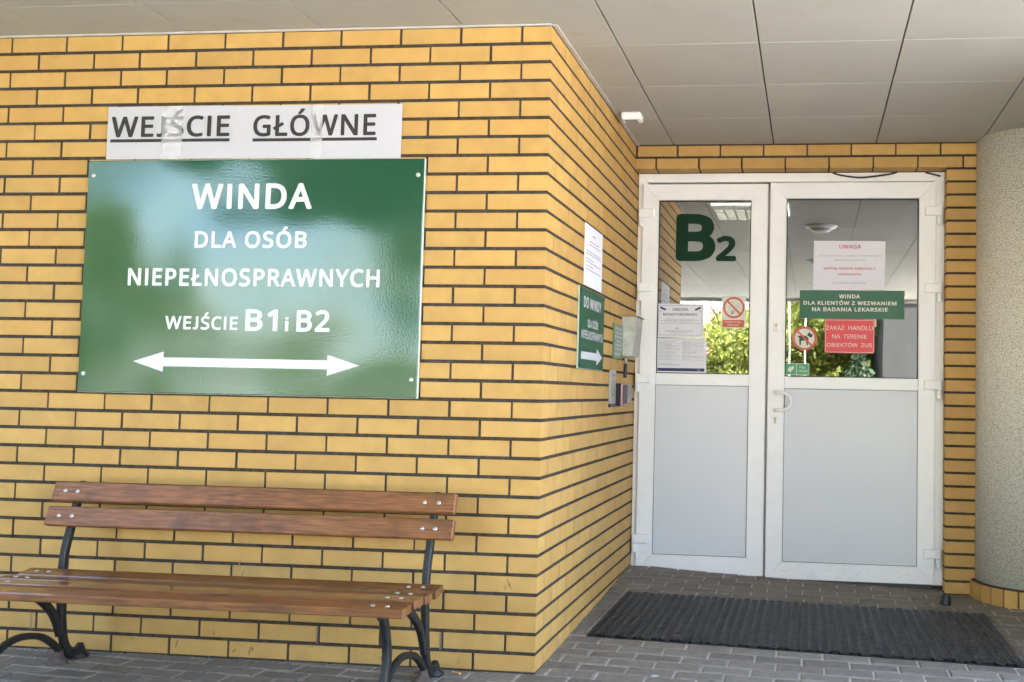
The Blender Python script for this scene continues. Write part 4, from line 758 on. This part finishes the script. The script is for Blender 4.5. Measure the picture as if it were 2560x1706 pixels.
ip = empty('intercom_panel', (.01, 1.49, 1.044), 'narrow steel call panel with a round speaker ring low on the side wall', 'intercom')
b = MB(); b.box(.001, .012, 1.412, 1.566, 1.062, 1.244, .001); b.build('plate', M_steel, ip)
b = MB(); b.box(.001, .0135, 1.412, 1.566, 1.043, 1.0615, .001); b.build('base_strip', M_black, ip)
b = MB(); sd = side(.0126); ring(b, 1.492, 1.145, .036, .042, sd, 32); b.build('speaker_ring', M_black, ip, recalc=False)
b = MB(); rect(b, 1.445, 1.54, 1.214, 1.219, sd); rect(b, 1.475, 1.51, 1.203, 1.207, sd); b.build('print', M_ink, ip, recalc=False)
ch = empty('leaflet_holder', (.03, 1.66, 1.045), 'black leaflet holder with a pink card on the side wall by the hinge', 'holder')
b = MB(); b.box(.001, .030, 1.62, 1.80, 1.047, 1.173, .002); b.build('holder_body', M_black, ch)
b = MB(); b.box(.0305, .0325, 1.625, 1.80, 1.052, 1.170); b.build('card', M_pink, ch)
b = MB(); b.prism([(.033, 1.166), (.061, 1.166), (.061, 1.064), (.046, 1.062), (.033, 1.055)], lambda p: (p[0], 1.66, p[1]), lambda p: (p[0], 1.80, p[1])); b.build('cover', mat('smoky_plastic', (.07, .065, .06), rough=.25, spec=.7), ch)

# ------------------------------------------------------------------ stickers on the glass
def G(x, z): return ong(x, z)
def gbox(b, x0, x1, z0, z1, t0=.0006, t1=.0014):
    (xa, za), (xb, zb) = G(x0, z0), G(x1, z1); b.box(xa, xb, G_Y - t1, G_Y - t0, za, zb)
gl = front(G_Y - .0024)
def gtext(body, x0, x1, z0, z1, m_, par, off=.02):
    (xa, za), (xb, zb) = G(x0, z0), G(x1, z1); return text(body, xa, xb, za, zb, gl, m_, par, off)
def gpoly(b, pts, pl=gl): poly(b, [G(*p) for p in pts], pl)
def grect(b, x0, x1, z0, z1, pl=gl): gpoly(b, [(x0, z0), (x1, z0), (x1, z1), (x0, z1)], pl)
def gline(b, a0, a1, z, h):
    x = a0
    while x < a1:
        wd = min(R.uniform(.008, .03), a1 - x); grect(b, x, x + wd, z - h / 2, z + h / 2); x += wd + .003
st = empty('monitoring_notice', (.28, G_Y, 1.46), 'white OBSZAR MONITOROWANY notice with two camera pictograms on the left pane', 'notice')
b = MB(); gbox(b, .1405, .4255, 1.4615, 1.6665); b.build('paper_sheet', M_paper2, st)
b = MB()
for q in ((.1497, .4147, 1.4755, 1.4770), (.1497, .4147, 1.6555, 1.6570), (.1497, .1510, 1.477, 1.6555), (.4134, .4147, 1.477, 1.6555)): grect(b, *q)
b.build('border_line', M_navy, st, recalc=False)
gtext('OBSZAR', .236, .329, 1.6235, 1.6405, M_navy, st, .012); gtext('MONITOROWANY', .179, .388, 1.5935, 1.610, M_navy, st, .012)
for sgn, cx in ((1, .178), (-1, .390)):
    b = MB(); k = sgn
    gpoly(b, [(cx - .019 * k, 1.6480), (cx - .015 * k, 1.6505), (cx + .018 * k, 1.6350), (cx + .017 * k, 1.6265), (cx + .010 * k, 1.6255), (cx - .018 * k, 1.6385)][::k])
    gpoly(b, [(cx - .008 * k, 1.631), (cx - .0065 * k, 1.631), (cx - .0075 * k, 1.622), (cx - .010 * k, 1.6215)][::k]); grect(b, min(cx - .026 * k, cx - .008 * k), max(cx - .026 * k, cx - .008 * k), 1.6195, 1.6213)
    b.build('camera_pictogram', M_navy, st, recalc=False)
b = MB()
for z, a0, a1 in ((1.573, .19, .37), (1.5645, .163, .40), (1.557, .195, .362), (1.5475, .16, .402), (1.504, .192, .368), (1.497, .203, .358), (1.489, .23, .327)): gline(b, a0, a1, z, .0024)
b.build('print', M_grey_ink, st, recalc=False)
gtext('ZUS', .256, .274, 1.513, 1.523, M_navy, st, .02)

ru = empty('rules_sheet', (.29, G_Y, 1.25), 'white sheet of dense two column print with a navy strip on the left pane', 'notice')
b = MB(); gbox(b, .1425, .4465, 1.2475, 1.4575); b.build('paper_sheet', M_paper2, ru)
b = MB(); grect(b, .150, .437, 1.2575, 1.2765); b.build('navy_strip', M_navy, ru, recalc=False)
gtext('ZUS', .394, .409, 1.2635, 1.2705, M_white, ru, .02)
b = MB(); z = 1.452; gline(b, .152, .43, 1.452, .003)
while z > 1.292:
    z -= .0042
    if R.random() < .17: continue
    if z < 1.440: gline(b, .154, R.choice([.287, .287, .287, .235, .26]), z, .0022)
    if 1.318 < z < 1.440: gline(b, .300, R.choice([.432, .432, .432, .39, .345]), z, .0022)
b.build('print', M_lgrey_ink, ru, recalc=False)

ns = empty('no_smoking_sign', (.61, G_Y, 1.52), 'cream and faded red no smoking sticker on the left pane', 'sign')
b = MB(); gbox(b, .5365, .680, 1.521, 1.715); b.build('sticker', M_cream, ns)
b = MB(); grect(b, .541, .671, 1.5285, 1.571); b.build('red_panel', M_redo, ns, recalc=False)
g2 = front(G_Y - .0031)
(xa, za), (xb, zb) = G(.556, 1.553), G(.655, 1.563); text('PALENIE TYTONIU', xa, xb, za, zb, g2, M_cream, ns, .02)
(xa, za), (xb, zb) = G(.572, 1.536), G(.640, 1.546); text('ZABRONIONE', xa, xb, za, zb, g2, M_cream, ns, .02)
c = G(.608, 1.6465); r1 = .0655
b = MB(); ring(b, c[0], c[1], r1 - .0125, r1, gl)
b.build('red_ring', M_redo, ns, recalc=False)
g3 = front(G_Y - .0036)
b = MB(); dx = (r1 - .008) * .707; hw = .0055 * .707
poly(b, [(c[0] - dx - hw, c[1] + dx - hw), (c[0] + dx - hw, c[1] - dx - hw), (c[0] + dx + hw, c[1] - dx + hw), (c[0] - dx + hw, c[1] + dx + hw)], g3); b.build('red_bar', M_redo, ns, recalc=False)
b = MB()
def strip(b, pts, hw, pl):
    for i in range(len(pts) - 1):
        (x0, z0), (x1, z1) = pts[i], pts[i + 1]; dx_, dz_ = x1 - x0, z1 - z0; l = math.hypot(dx_, dz_) or 1; nx, nz = -dz_ / l * hw, dx_ / l * hw
        poly(b, [(x0 - nx, z0 - nz), (x1 - nx, z1 - nz), (x1 + nx, z1 + nz), (x0 + nx, z0 + nz)], pl)
g1 = front(G_Y - .0029)
poly(b, [(c[0] - .018, c[1] - .037), (c[0] - .008, c[1] - .043), (c[0] + .004, c[1] - .024), (c[0] - .008, c[1] - .016)], g1)
strip(b, [(c[0] - .004, c[1] - .018), (c[0] + .022, c[1] + .022), (c[0] + .030, c[1] + .024), (c[0] + .036, c[1] + .018), (c[0] + .032, c[1] + .010), (c[0] + .004, c[1] - .024)], .0011, g1)
strip(b, [(c[0] - .018, c[1] - .026), (c[0] - .03, c[1] - .004), (c[0] - .02, c[1] + .006), (c[0] - .005, c[1] + .008), (c[0], c[1] + .018), (c[0] - .006, c[1] + .032), (c[0] - .022, c[1] + .036), (c[0] - .034, c[1] + .026)], .0011, g1)
b.build('cigarette_pictogram', M_grey_ink, ns, recalc=False)

uw = empty('paper_notice', (1.29, G_Y, 1.76), 'white sheet headed UWAGA in red on the right pane', 'notice')
b = MB()
q = [G(1.079, 1.7605), G(1.5015, 1.7605), G(1.5055, 2.051), G(1.0835, 2.053)]
slab(b, q, front(G_Y - .0014), front(G_Y - .0006)); b.build('paper_sheet', M_paper3, uw)
gtext('UWAGA', 1.234, 1.362, 2.006, 2.030, M_red_ink, uw, .02)
gtext('Od 27 sierpnia 2025 r. w związku z remontem wejścia', 1.112, 1.480, 1.955, 1.970, M_grey_ink, uw, .0)
gtext('głównego do budynku ZUS', 1.204, 1.387, 1.929, 1.944, M_grey_ink, uw, .0)
gtext('parking zostanie wyłączony z', 1.143, 1.446, 1.876, 1.897, M_red_ink, uw, .02)
gtext('użytkowania', 1.227, 1.360, 1.842, 1.861, M_red_ink, uw, .02)
gtext('Za utrudnienia przepraszamy', 1.192, 1.391, 1.793, 1.808, M_grey_ink, uw, .0)

wz = empty('lift_notice', (1.31, G_Y, 1.585), 'long green board reading WINDA DLA KLIENTÓW Z WEZWANIEM on the right pane', 'sign')
b = MB(); gbox(b, 1.002, 1.6185, 1.5855, 1.7555, .0008, .0034); b.build('panel', M_green_flat, wz)
g4 = front(G_Y - .0042)
for body, x0, x1, z0, z1 in (('WINDA', 1.235, 1.358, 1.7075, 1.732), ('DLA KLIENTÓW Z WEZWANIEM', 1.025, 1.572, 1.668, 1.697), ('NA BADANIA LEKARSKIE', 1.076, 1.521, 1.6295, 1.654)):
    (xa, za), (xb, zb) = G(x0, z0), G(x1, z1); text(body, xa, xb, za, zb, g4, M_cream, wz, .03)

zk = empty('no_trading_sign', (1.3, G_Y, 1.38), 'red board with white border reading ZAKAZ HANDLU on the right pane', 'sign')
b = MB(); (xa, za), (xb, zb) = G(1.1535, 1.3815), G(1.4455, 1.583)
slab(b, rrect_pts(xa, xb, za, zb, .012), front(G_Y - .0034), front(G_Y - .0008)); b.build('panel', M_red, zk)
b = MB(); po = rrect_pts(xa + .004, xb - .004, za + .004, zb - .004, .010); pi_ = rrect_pts(xa + .0065, xb - .0065, za + .0065, zb - .0065, .008); n = len(po)
b.add([g4(*p) for p in po] + [g4(*p) for p in pi_], [(i, (i + 1) % n, (i + 1) % n + n, i + n) for i in range(n)]); b.build('border_line', M_cream, zk, recalc=False)
for body, x0, x1, z0, z1 in (('ZAKAZ  HANDLU', 1.161, 1.435, 1.5185, 1.5445), ('NA  TERENIE', 1.198, 1.399, 1.4685, 1.4925), ('OBIEKTÓW  ZUS', 1.166, 1.431, 1.418, 1.448)):
    (xa, za), (xb, zb) = G(x0, z0), G(x1, z1); text(body, xa, xb, za, zb, g4, M_cream, zk, .0)
cr = empty('small_card', (1.452, G_Y, 1.54), 'pale card corner peeping out behind the red no trading board', 'notice')
b = MB(); gbox(b, 1.38, 1.456, 1.540, 1.584, .0001, .0005); b.build('card', M_cream, cr)

dg_ = empty('no_dogs_sign', (1.035, G_Y, 1.39), 'round red ringed no dogs sticker on the right pane', 'sign')
c = G(1.0345, 1.4665); r1 = .0735
b = MB(); disc(b, c[0], c[1], r1 - .002, front(G_Y - .0012)); b.build('sticker', M_cream, dg_, recalc=False)
b = MB(); ring(b, c[0], c[1], r1 - .0145, r1, gl); b.build('red_ring', M_redo, dg_, recalc=False)
b = MB()
dog = [(-.041, .012), (-.036, .017), (-.026, .015), (-.012, .017), (.004, .016), (.012, .012), (.024, .000), (.023, -.012), (.020, -.028), (.022, -.040), (.013, -.042), (.010, -.026), (.006, -.014), (-.018, -.014), (-.022, -.024), (-.022, -.040), (-.031, -.041), (-.032, -.024), (-.033, -.004), (-.031, .004), (-.037, .005)]
poly(b, [(c[0] + x, c[1] + z) for x, z in dog][::-1], front(G_Y - .0029))
poly(b, [(c[0] + x, c[1] + z) for x, z in [(.014, .018), (.026, .040), (.033, .030), (.050, .023), (.041, .004), (.030, .007)]][::-1], front(G_Y - .0029)); b.build('dog_pictogram', M_dkgreen_ink, dg_, recalc=False)
b = MB(); dx = (r1 - .008) * .707; hw = .0052 * .707
poly(b, [(c[0] - dx - hw, c[1] + dx - hw), (c[0] + dx - hw, c[1] - dx - hw), (c[0] + dx + hw, c[1] - dx + hw), (c[0] - dx + hw, c[1] + dx + hw)], g3); b.build('red_bar', M_redo, dg_, recalc=False)

pl_ = empty('pull_sign', (.99, G_Y, 1.246), 'small green PULL CIĄGNĄĆ sticker with a white arrow low on the right pane', 'sign')
b = MB(); gbox(b, .9185, 1.0640, 1.2465, 1.316); b.build('sticker', M_cream, pl_)
b = MB(); grect(b, .922, .9865, 1.250, 1.3125); grect(b, .9905, 1.0605, 1.250, 1.3125); b.build('green_field', M_green_safe, pl_, recalc=False)
(xa, za), (xb, zb) = G(1.006, 1.286), G(1.043, 1.300); text('PULL', xa, xb, za, zb, g2, M_cream, pl_, .02)
(xa, za), (xb, zb) = G(.996, 1.262), G(1.056, 1.281); text('CIĄGNĄĆ', xa, xb, za, zb, g2, M_cream, pl_, .02)
b = MB(); poly(b, [G(*p) for p in [(.935, 1.275), (.9545, 1.260), (.955, 1.270), (.973, 1.283), (.972, 1.302), (.960, 1.297), (.953, 1.288), (.951, 1.301)]], g2); b.build('arrow', M_cream, pl_, recalc=False)

# ------------------------------------------------------------------ bench
bn = empty('bench', (-1.14, -.4, 0), 'brown slatted bench on black cast iron legs against the yellow brick wall', 'bench')
BX0, BX1 = -1.99, -.29; LX = (-1.905, -.388)
def slat(name, y0, y1, z0, z1, ang=0, wood=None):
    cy, cz = (y0 + y1) / 2, (z0 + z1) / 2; b = MB()
    def xf(v):
        dy, dz = v[1] - cy, v[2] - cz
        return (v[0], cy + dy * math.cos(ang) - dz * math.sin(ang), cz + dy * math.sin(ang) + dz * math.cos(ang))
    b.box(BX0 + R.uniform(-.004, .004), BX1 + R.uniform(-.003, .003), y0, y1, z0, z1, .004, xf)
    return b.build(name, wood or M_wood, bn)
def bolt(par, x, p, nrm):
    b = MB(); b.dome((x, p[0], p[1]), nrm, .0098, .0050, 14, 3); b.build('bolt', M_steel, par, True)
for (ya, yb, zt_, ang) in ((-.345, -.262, .381, .16), (-.453, -.385, .3775, 0), (-.557, -.476, .380, 0), (-.672, -.592, .375, .1)):
    s_ = slat('seat_slat', ya, yb, zt_ - .031, zt_, ang=ang)
    for lx in LX:
        for d_ in (-.026, .026):
            yo = R.uniform(-.004, .004); bolt(s_, lx + d_ + R.uniform(-.003, .003), ((ya + yb) / 2 + yo, zt_ + math.sin(ang) * yo - .0005), (0, -math.sin(ang), math.cos(ang)))
for (yt, zt_, yb, zb) in ((-.149, .718, -.178, .643), (-.179, .621, -.206, .547)):
    ang = math.atan2(yt - yb, zt_ - zb); h = math.hypot(yt - yb, zt_ - zb); cy, cz = (yt + yb) / 2, (zt_ + zb) / 2
    cy += .014 * math.cos(ang); cz -= .014 * math.sin(ang)
    s_ = slat('back_slat', cy - .014, cy + .014, cz - h / 2, cz + h / 2, ang=-ang, wood=M_wood_back)
    for lx in LX:
        for d_ in (-.027, .027): bolt(s_, lx + d_ + R.uniform(-.003, .003), (cy - .0138 * math.cos(ang), cz + .0138 * math.sin(ang)), (0, -math.cos(ang), math.sin(ang)))
for lx in LX:
    b = MB(); hx = .0135
    rear = smooth_path([(-.102, .704), (-.110, .688), (-.128, .63), (-.155, .54), (-.182, .455), (-.194, .38), (-.196, .29), (-.190, .22), (-.182, .15), (-.168, .085), (-.140, .035), (-.10, .014), (-.065, .010)], 5)
    b.bar(rear, hx, [.0165] * (len(rear) - 14) + [.0165 + .0012 * k for k in range(14)], lx)
    b.tube([(lx, -.100, .690), (lx, -.100, .704), (lx, -.100, .714), (lx, -.100, .717)], [.022, .022, .014, .004], 12)
    o = b.build('rear_leg', M_iron, bn)
    b = MB(); frl = smooth_path([(-.60, .344), (-.60, .32), (-.583, .28), (-.565, .225), (-.560, .18), (-.566, .13), (-.582, .08), (-.61, .03), (-.65, .011), (-.68, .009)], 5)
    b.bar(frl, hx, [.0195 - .0028 * math.sin(math.pi * min(1, i / 20)) for i in range(len(frl))], lx + .0006); b.build('front_leg', M_iron, bn)
    b = MB(); b.bar(smooth_path([(-.63, .338), (-.55, .3395), (-.46, .3385), (-.42, .331), (-.36, .300), (-.30, .262), (-.245, .212), (-.212, .160), (-.192, .110)], 5), hx - .0015, .0155, lx - .0004); b.build('seat_bracket', M_iron, bn)
    b = MB(); b.box(lx - .011, lx + .011, -.47, -.20, .334, .3475, .002); b.build('seat_rail', M_iron, bn)
    b = MB(); b.bar(smooth_path([(-.575, .08), (-.535, .112), (-.475, .140), (-.40, .148), (-.31, .130), (-.25, .098), (-.205, .062), (-.175, .03)], 5), hx - .002, .0125, lx + .0003); b.build('arch_brace', M_iron, bn)
    for (fy, mt) in ((-.20, M_rust), (-.075, M_iron), (-.67, M_iron)):
        b = MB()
        for j, (r_, z_) in enumerate(((.040, -.006), (.038, .008), (.028, .018), (.016, .034), (.010, .046))):
            pass
        b.tube([(lx, fy, -.008), (lx, fy, .008), (lx, fy + .004, .020), (lx, fy + .008, .040), (lx, fy + .010, .052)], [.043, .040, .027, .017, .011], 14); b.build('foot', mt, bn, True)
b = MB(); b.box(-2.012 + .20, -2.012 + .207, -.6765, -.671, .349, .371, .001); b.build('paint_chip', M_white, bn)

# ------------------------------------------------------------------ mats, door stop, detector, litter
edges = [.058, .545, 1.034, 1.530, 1.995]
names = ['black rubber ring mat beside the brick wall, leftmost of the four', 'black rubber ring mat below the meeting of the door leaves, second from the brick wall',
         'black rubber ring mat below the right door leaf, third from the brick wall', 'black rubber ring mat beside the round column, rightmost of the four']
for i in range(4):
    u0, u1 = edges[i] + .0014, edges[i + 1] - .0014; nx, ny = 11, 28
    du = (u1 - u0) / nx; dv = (mat_v1 - mat_v0 - .01) / ny; b = MB(); K = 16
    for jx in range(nx):
        for jy in range(-1, ny):
            cu = u0 + (jx + .5) * du; cv = mat_v0 + .005 + (jy + .5 + (.5 if jx % 2 else 0)) * dv
            if cv - dv * .3 < mat_v0 or cv + dv * .3 > mat_v1: continue
            jz = R.uniform(-.0006, .0006); vs = []
            for lev in range(4):
                for k in range(K):
                    a = 2 * math.pi * (k + .5) / K; ca, sa = math.cos(a), math.sin(a)
                    if lev == 0: t_ = 1 / max(abs(ca), abs(sa)); ex, ez, rx, rz, h = ca * t_, sa * t_, 1, 1, .0072
                    else:
                        ex = math.copysign(abs(ca) ** .8, ca); ez = math.copysign(abs(sa) ** .9, sa)
                        rx, rz, h = ((.90, .74, .0085), (.80, .60, .0074), (.77, .54, -.0042))[lev - 1]
                    vs.append(W(cu + ex * rx * du / 2, clampf(cv + ez * rz * dv / 2, mat_v0 + .004, mat_v1 - .004), h + (jz if lev else 0)))
            b.add(vs, [(l * K + k, l * K + (k + 1) % K, (l + 1) * K + (k + 1) % K, (l + 1) * K + k) for l in range(3) for k in range(K)])
    cx_ = W((u0 + u1) / 2, 1.25)
    mt = empty('rubber_mat', cx_, names[i], 'mat', 'rubber ring mats sunk before the door')
    b.build('ring_mesh', M_rubber, mt, recalc=False)
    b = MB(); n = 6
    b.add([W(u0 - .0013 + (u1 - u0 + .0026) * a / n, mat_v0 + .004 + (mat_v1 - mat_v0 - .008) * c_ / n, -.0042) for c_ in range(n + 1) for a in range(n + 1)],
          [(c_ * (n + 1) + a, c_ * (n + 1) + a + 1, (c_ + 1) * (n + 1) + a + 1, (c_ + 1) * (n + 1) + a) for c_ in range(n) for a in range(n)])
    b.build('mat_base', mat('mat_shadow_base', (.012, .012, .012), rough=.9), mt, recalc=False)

b = MB(); cx_, cy_ = 1.815, 1.80
b.tube([(cx_, cy_, -.004), (cx_ + .002, cy_, .012), (cx_ + .006, cy_ + .003, .045), (cx_ + .012, cy_ + .004, .058), (cx_ + .014, cy_ + .004, .061)], [.030, .031, .025, .021, .008], 9)
tag(b.build('door_stop', M_black, None), 'small black rubber door stop on the pavers below the brick pilaster', 'door stop')

dt = empty('detector', (.098, 1.40, 2.61), 'small white plastic detector box on the soffit near the side wall', 'detector')
b = MB(); b.box(.044, .152, 1.352, 1.452, 2.588, ZC - .0005, .007); b.build('housing', M_upvc, dt)
b = MB(); b.box(.062, .128, 1.372, 1.438, 2.5855, 2.5885, .001); b.build('grille', M_black, dt)
b = MB()
for i in range(6): b.box(.064, .126, 1.376 + i * .0105, 1.3775 + i * .0105, 2.5845, 2.5856)
b.build('grille_bars', M_zinc, dt)

cb = empty('cigarette_butt', (-.295, -.056, .004), 'orange and white cigarette butt on the pavers at the foot of the wall', 'litter')
b = MB(); b.tube([(-.313, -.048, .005), (-.285, -.062, .005)], .0042, 10); b.build('filter_end', M_tobacco, cb)
b = MB(); b.tube([(-.322, -.0435, .005), (-.3132, -.0479, .005)], .004, 10); b.build('burnt_end', M_paper, cb)
b = MB(); poly(b, [(.455, .045), (.475, .040), (.492, .052), (.488, .064), (.468, .066)], lambda u, v: (u, v, .004 + .002 * math.sin(u * 300)))
tag(b.build('paper_scrap', M_paper), 'tiny white scrap of paper on the grey pavers before the mats', 'litter')
for (x, y, r_, a, lab) in ((-1.265, -.006, .013, .8, 'dry brown leaf leaning against the wall foot under the bench'), (-1.235, -.02, .009, 2.2, 'pale dry leaf flat on the pavers under the bench')):
    b = MB(); pts = []
    for k in range(10):
        t = 2 * math.pi * k / 10; px_, pz_ = r_ * math.cos(t), r_ * .35 * math.sin(t); pts.append((px_ * math.cos(a) - pz_ * math.sin(a), px_ * math.sin(a) + pz_ * math.cos(a)))
    if y > -.01: poly(b, [(x + p[0], .034 + p[1]) for p in pts], lambda u, v: (u, -.006 - (v - .02) * .1, v))
    else: poly(b, [(x + p[0], y + p[1]) for p in pts], lambda u, v: (u, v, .004 + .15 * (u - x)))
    tag(b.build('fallen_leaf', M_leafdry), lab, 'leaf')

# ------------------------------------------------------------------ garden opposite (seen mirrored in the glass and the sign), plus an added light-blocking hedge
def crown(name, m_, par, clumps, n, ls, seed):
    r = np.random.default_rng(seed); V = []; F = []
    tot = sum(c[3] * c[4] for c in clumps)
    for (cx, cy, cz, rx, rz) in clumps:
        k = int(n * rx * rz / tot)
        d = r.normal(size=(k, 3)); d /= np.linalg.norm(d, axis=1)[:, None]
        rr = r.uniform(.35, 1.0, (k, 1)) ** .45
        p = d * rr * np.array([rx, rx, rz]) * (1 + .18 * np.sin(d[:, :1] * 7 + seed) * np.cos(d[:, 2:] * 6)) + np.array([cx, cy, cz])
        a = r.normal(size=(k, 3)); a /= np.linalg.norm(a, axis=1)[:, None]
        c = np.cross(a, r.normal(size=(k, 3))); c /= np.linalg.norm(c, axis=1)[:, None]
        s1 = ls * r.uniform(.6, 1.4, (k, 1)); q = np.stack([p - a * s1, p - c * s1 * .5, p + a * s1, p + c * s1 * .5], 1).reshape(-1, 3)
        b0 = len(V) and sum(len(x) for x in V); V.append(q); F.append(np.arange(k * 4).reshape(-1, 4) + (b0 or 0))
    V = np.concatenate(V); F = np.concatenate(F); bl_ = Vector(base_loc(par)); V = V - np.array(bl_)
    me = bpy.data.meshes.new(name); me.vertices.add(len(V)); me.vertices.foreach_set('co', V.ravel())
    me.loops.add(F.size); me.loops.foreach_set('vertex_index', F.ravel().astype(np.int32)); me.polygons.add(len(F)); me.polygons.foreach_set('loop_start', np.arange(0, F.size, 4, dtype=np.int32))
    me.update(calc_edges=True); me.materials.append(m_)
    o = bpy.data.objects.new(name, me); COL.objects.link(o); o.parent = par; return o
GZ = -.1
def tree(name, x, y, h, rx, cz, rz, n, ls, seed, label, m_=M_leaf, tr=.12, lean=0):
    t = empty(name, (x, y, GZ), label, 'tree', 'trees in the garden opposite'); r = random.Random(seed)
    b = MB(); b.tube(smooth_path([(x, y, GZ - .1), (x + lean * .3, y, h * .3), (x + lean * .7, y + .05, h * .6), (x + lean, y, h * .9)], 3), [tr * (1 - .7 * k / 9) for k in range(10)], 9)
    for k in range(7):
        a = r.uniform(0, 6.28); z = r.uniform(.35, .75) * h; l = rx * r.uniform(.5, .9); bx_ = x + lean * z / h
        b.tube([(bx_, y, z), (bx_ + l * .5 * math.cos(a), y + l * .5 * math.sin(a), z + l * .35), (bx_ + l * math.cos(a), y + l * math.sin(a), z + l * .5)], [tr * .35, tr * .22, tr * .08], 6)
    b.build('trunk', M_bark, t, True)
    cl = [(x + lean + r.uniform(-.55, .55) * rx, y + r.uniform(-.55, .55) * rx, cz + r.uniform(-.7, .7) * rz, rx * r.uniform(.38, .62), rz * r.uniform(.28, .5)) for k in range(14)]
    crown('crown', m_, t, cl, n, ls, seed); return t
tree('willow', 1.0, -17.5, 4.2, 2.8, 2.1, 1.9, 22000, .075, 3, 'pale yellow green willow tree mirrored behind the red board')
tree('willow', -1.2, -19, 3.6, 2.0, 1.7, 1.5, 14000, .065, 5, 'low pale green shrubby tree below the pink roof')
tree('broadleaf_tree', -4.9, -13.0, 5, 1.9, 4.3, .9, 2600, .10, 6, 'broadleaf tree with a leaning trunk and high crown', tr=.16, lean=1.8)
tree('broadleaf_tree', -17.0, -20, 9, 3.0, 4.6, 4.2, 9000, .14, 8, 'large broadleaf tree far left, added to limit the glare on the green sign')  # placed to bound the sky glare mirrored in the green sign
tree('broadleaf_tree', -7.1, -20.5, 9, 2.6, 4.4, 4.4, 20000, .11, 9, 'tall dense broadleaf tree standing left of the house')  # placed so its dark reflection holds back glare on the sign's right
eh = empty('sky_block_hedge', (-6.9, -2.6, GZ), 'tall dark conifer hedge, unseen, added to block low sky left of the brick wall', 'hedge')  # out of view; added to cut skylight reaching the front wall
crown('foliage', M_leaf_dk, eh, [(-6.9 + .1 * math.sin(k * 1.7), -5.0 + .42 * k, 1.0 + 1.55 * j, .62, 1.0) for k in range(13) for j in range(3)], 30000, .07, 21)
b = MB(); b.box(-7.1, -6.7, -5.0, .1, GZ - .05, 4.2, .1); b.build('block_core', M_bark, eh)  # solid core that makes the added hedge opaque to light
tree('broadleaf_tree', 1.6, -27, 5, 3.8, 2.6, 2.3, 14000, .13, 31, 'large broadleaf tree rising behind the willow at the middle')
sp_ = empty('spruce', (2.0, -12.2, GZ), 'dark spruce low at the right of the garden opposite', 'tree', 'trees in the garden opposite')
b = MB(); b.tube([(2.0, -12.2, GZ - .05), (2.0, -12.2, 1.9)], [.07, .02], 8); b.build('trunk', M_bark, sp_, True)
crown('crown', M_leaf_dk, sp_, [(2.0, -12.2, .35 + .28 * k, .75 - .12 * k, .24) for k in range(6)], 5000, .06, 11)
hd = empty('hedge', (-2, -15.5, GZ), 'long bright green hedge across the garden opposite', 'hedge')
crown('foliage', M_leaf, hd, [(-9 + .8 * k, -15.5 + .15 * math.sin(k * 2.1), .75 + .1 * math.sin(k * 1.3), .75, .95) for k in range(20)], 26000, .055, 12)
nbg = empty('neighbouring_building', (7, -15, GZ), 'dark grey panelled low building to the right of the garden opposite', 'building')
b = MB(); b.box(2.55, 12, -18, -13.6, GZ - .1, 3.3); b.build('wall', mat('dark_grey_cladding', (.030, .030, .028), rough=.8, var=.1, nscale=3), nbg)
for i in range(6):
    b = MB(); b.box(3.5 + i * 1.6, 4.6 + i * 1.6, -13.6, -13.54, GZ, 2.9, .01); b.build('facade_panel', mat('grey_cladding_panel', (.018, .019, .018), rough=.8), nbg)
b = MB(); b.box(2.45, 12.1, -18.1, -13.4, 3.3, 3.42); b.build('roof', M_soffit_gap, nbg)
hs = empty('house', (-4, -32, GZ), 'white house with a pink red roof behind the hedge opposite', 'house')
b = MB(); b.box(-9, -2.2, -36, -30.5, GZ - .1, 2.7); b.build('wall', M_housewall, hs)
b = MB(); b.prism([(-30.1, 2.6), (-33.25, 4.6), (-36.4, 2.6), (-36.4, 2.5), (-30.1, 2.5)], lambda p: (-9.4, p[0], p[1]), lambda p: (-1.9, p[0], p[1])); b.build('roof', M_roofred, hs)
for xw in (-7.6, -5.4, -3.4):
    b = MB(); b.box(xw - .5, xw + .5, -30.52, -30.47, .9, 2.1); b.build('window', M_black, hs)
for (x, lab) in ((.66, 'slim white pole in the garden opposite, nearer the hedge end'), (.95, 'slim white pole in the garden opposite, nearer the spruce')):
    f_ = empty('flag_pole', (x, -14.2, GZ), lab, 'pole', 'white poles in the garden opposite')
    b = MB(); b.tube([(x, -14.2, GZ - .05), (x + (.0 if x > .8 else -.12), -14.2, 5.4)], [.018, .014], 10); b.build('pole', M_pole, f_, True)
    b = MB(); b.dome((x + (.0 if x > .8 else -.12), -14.2, 5.39), (0, 0, 1), .035, .05, 10); b.build('finial', M_pole, f_, True)
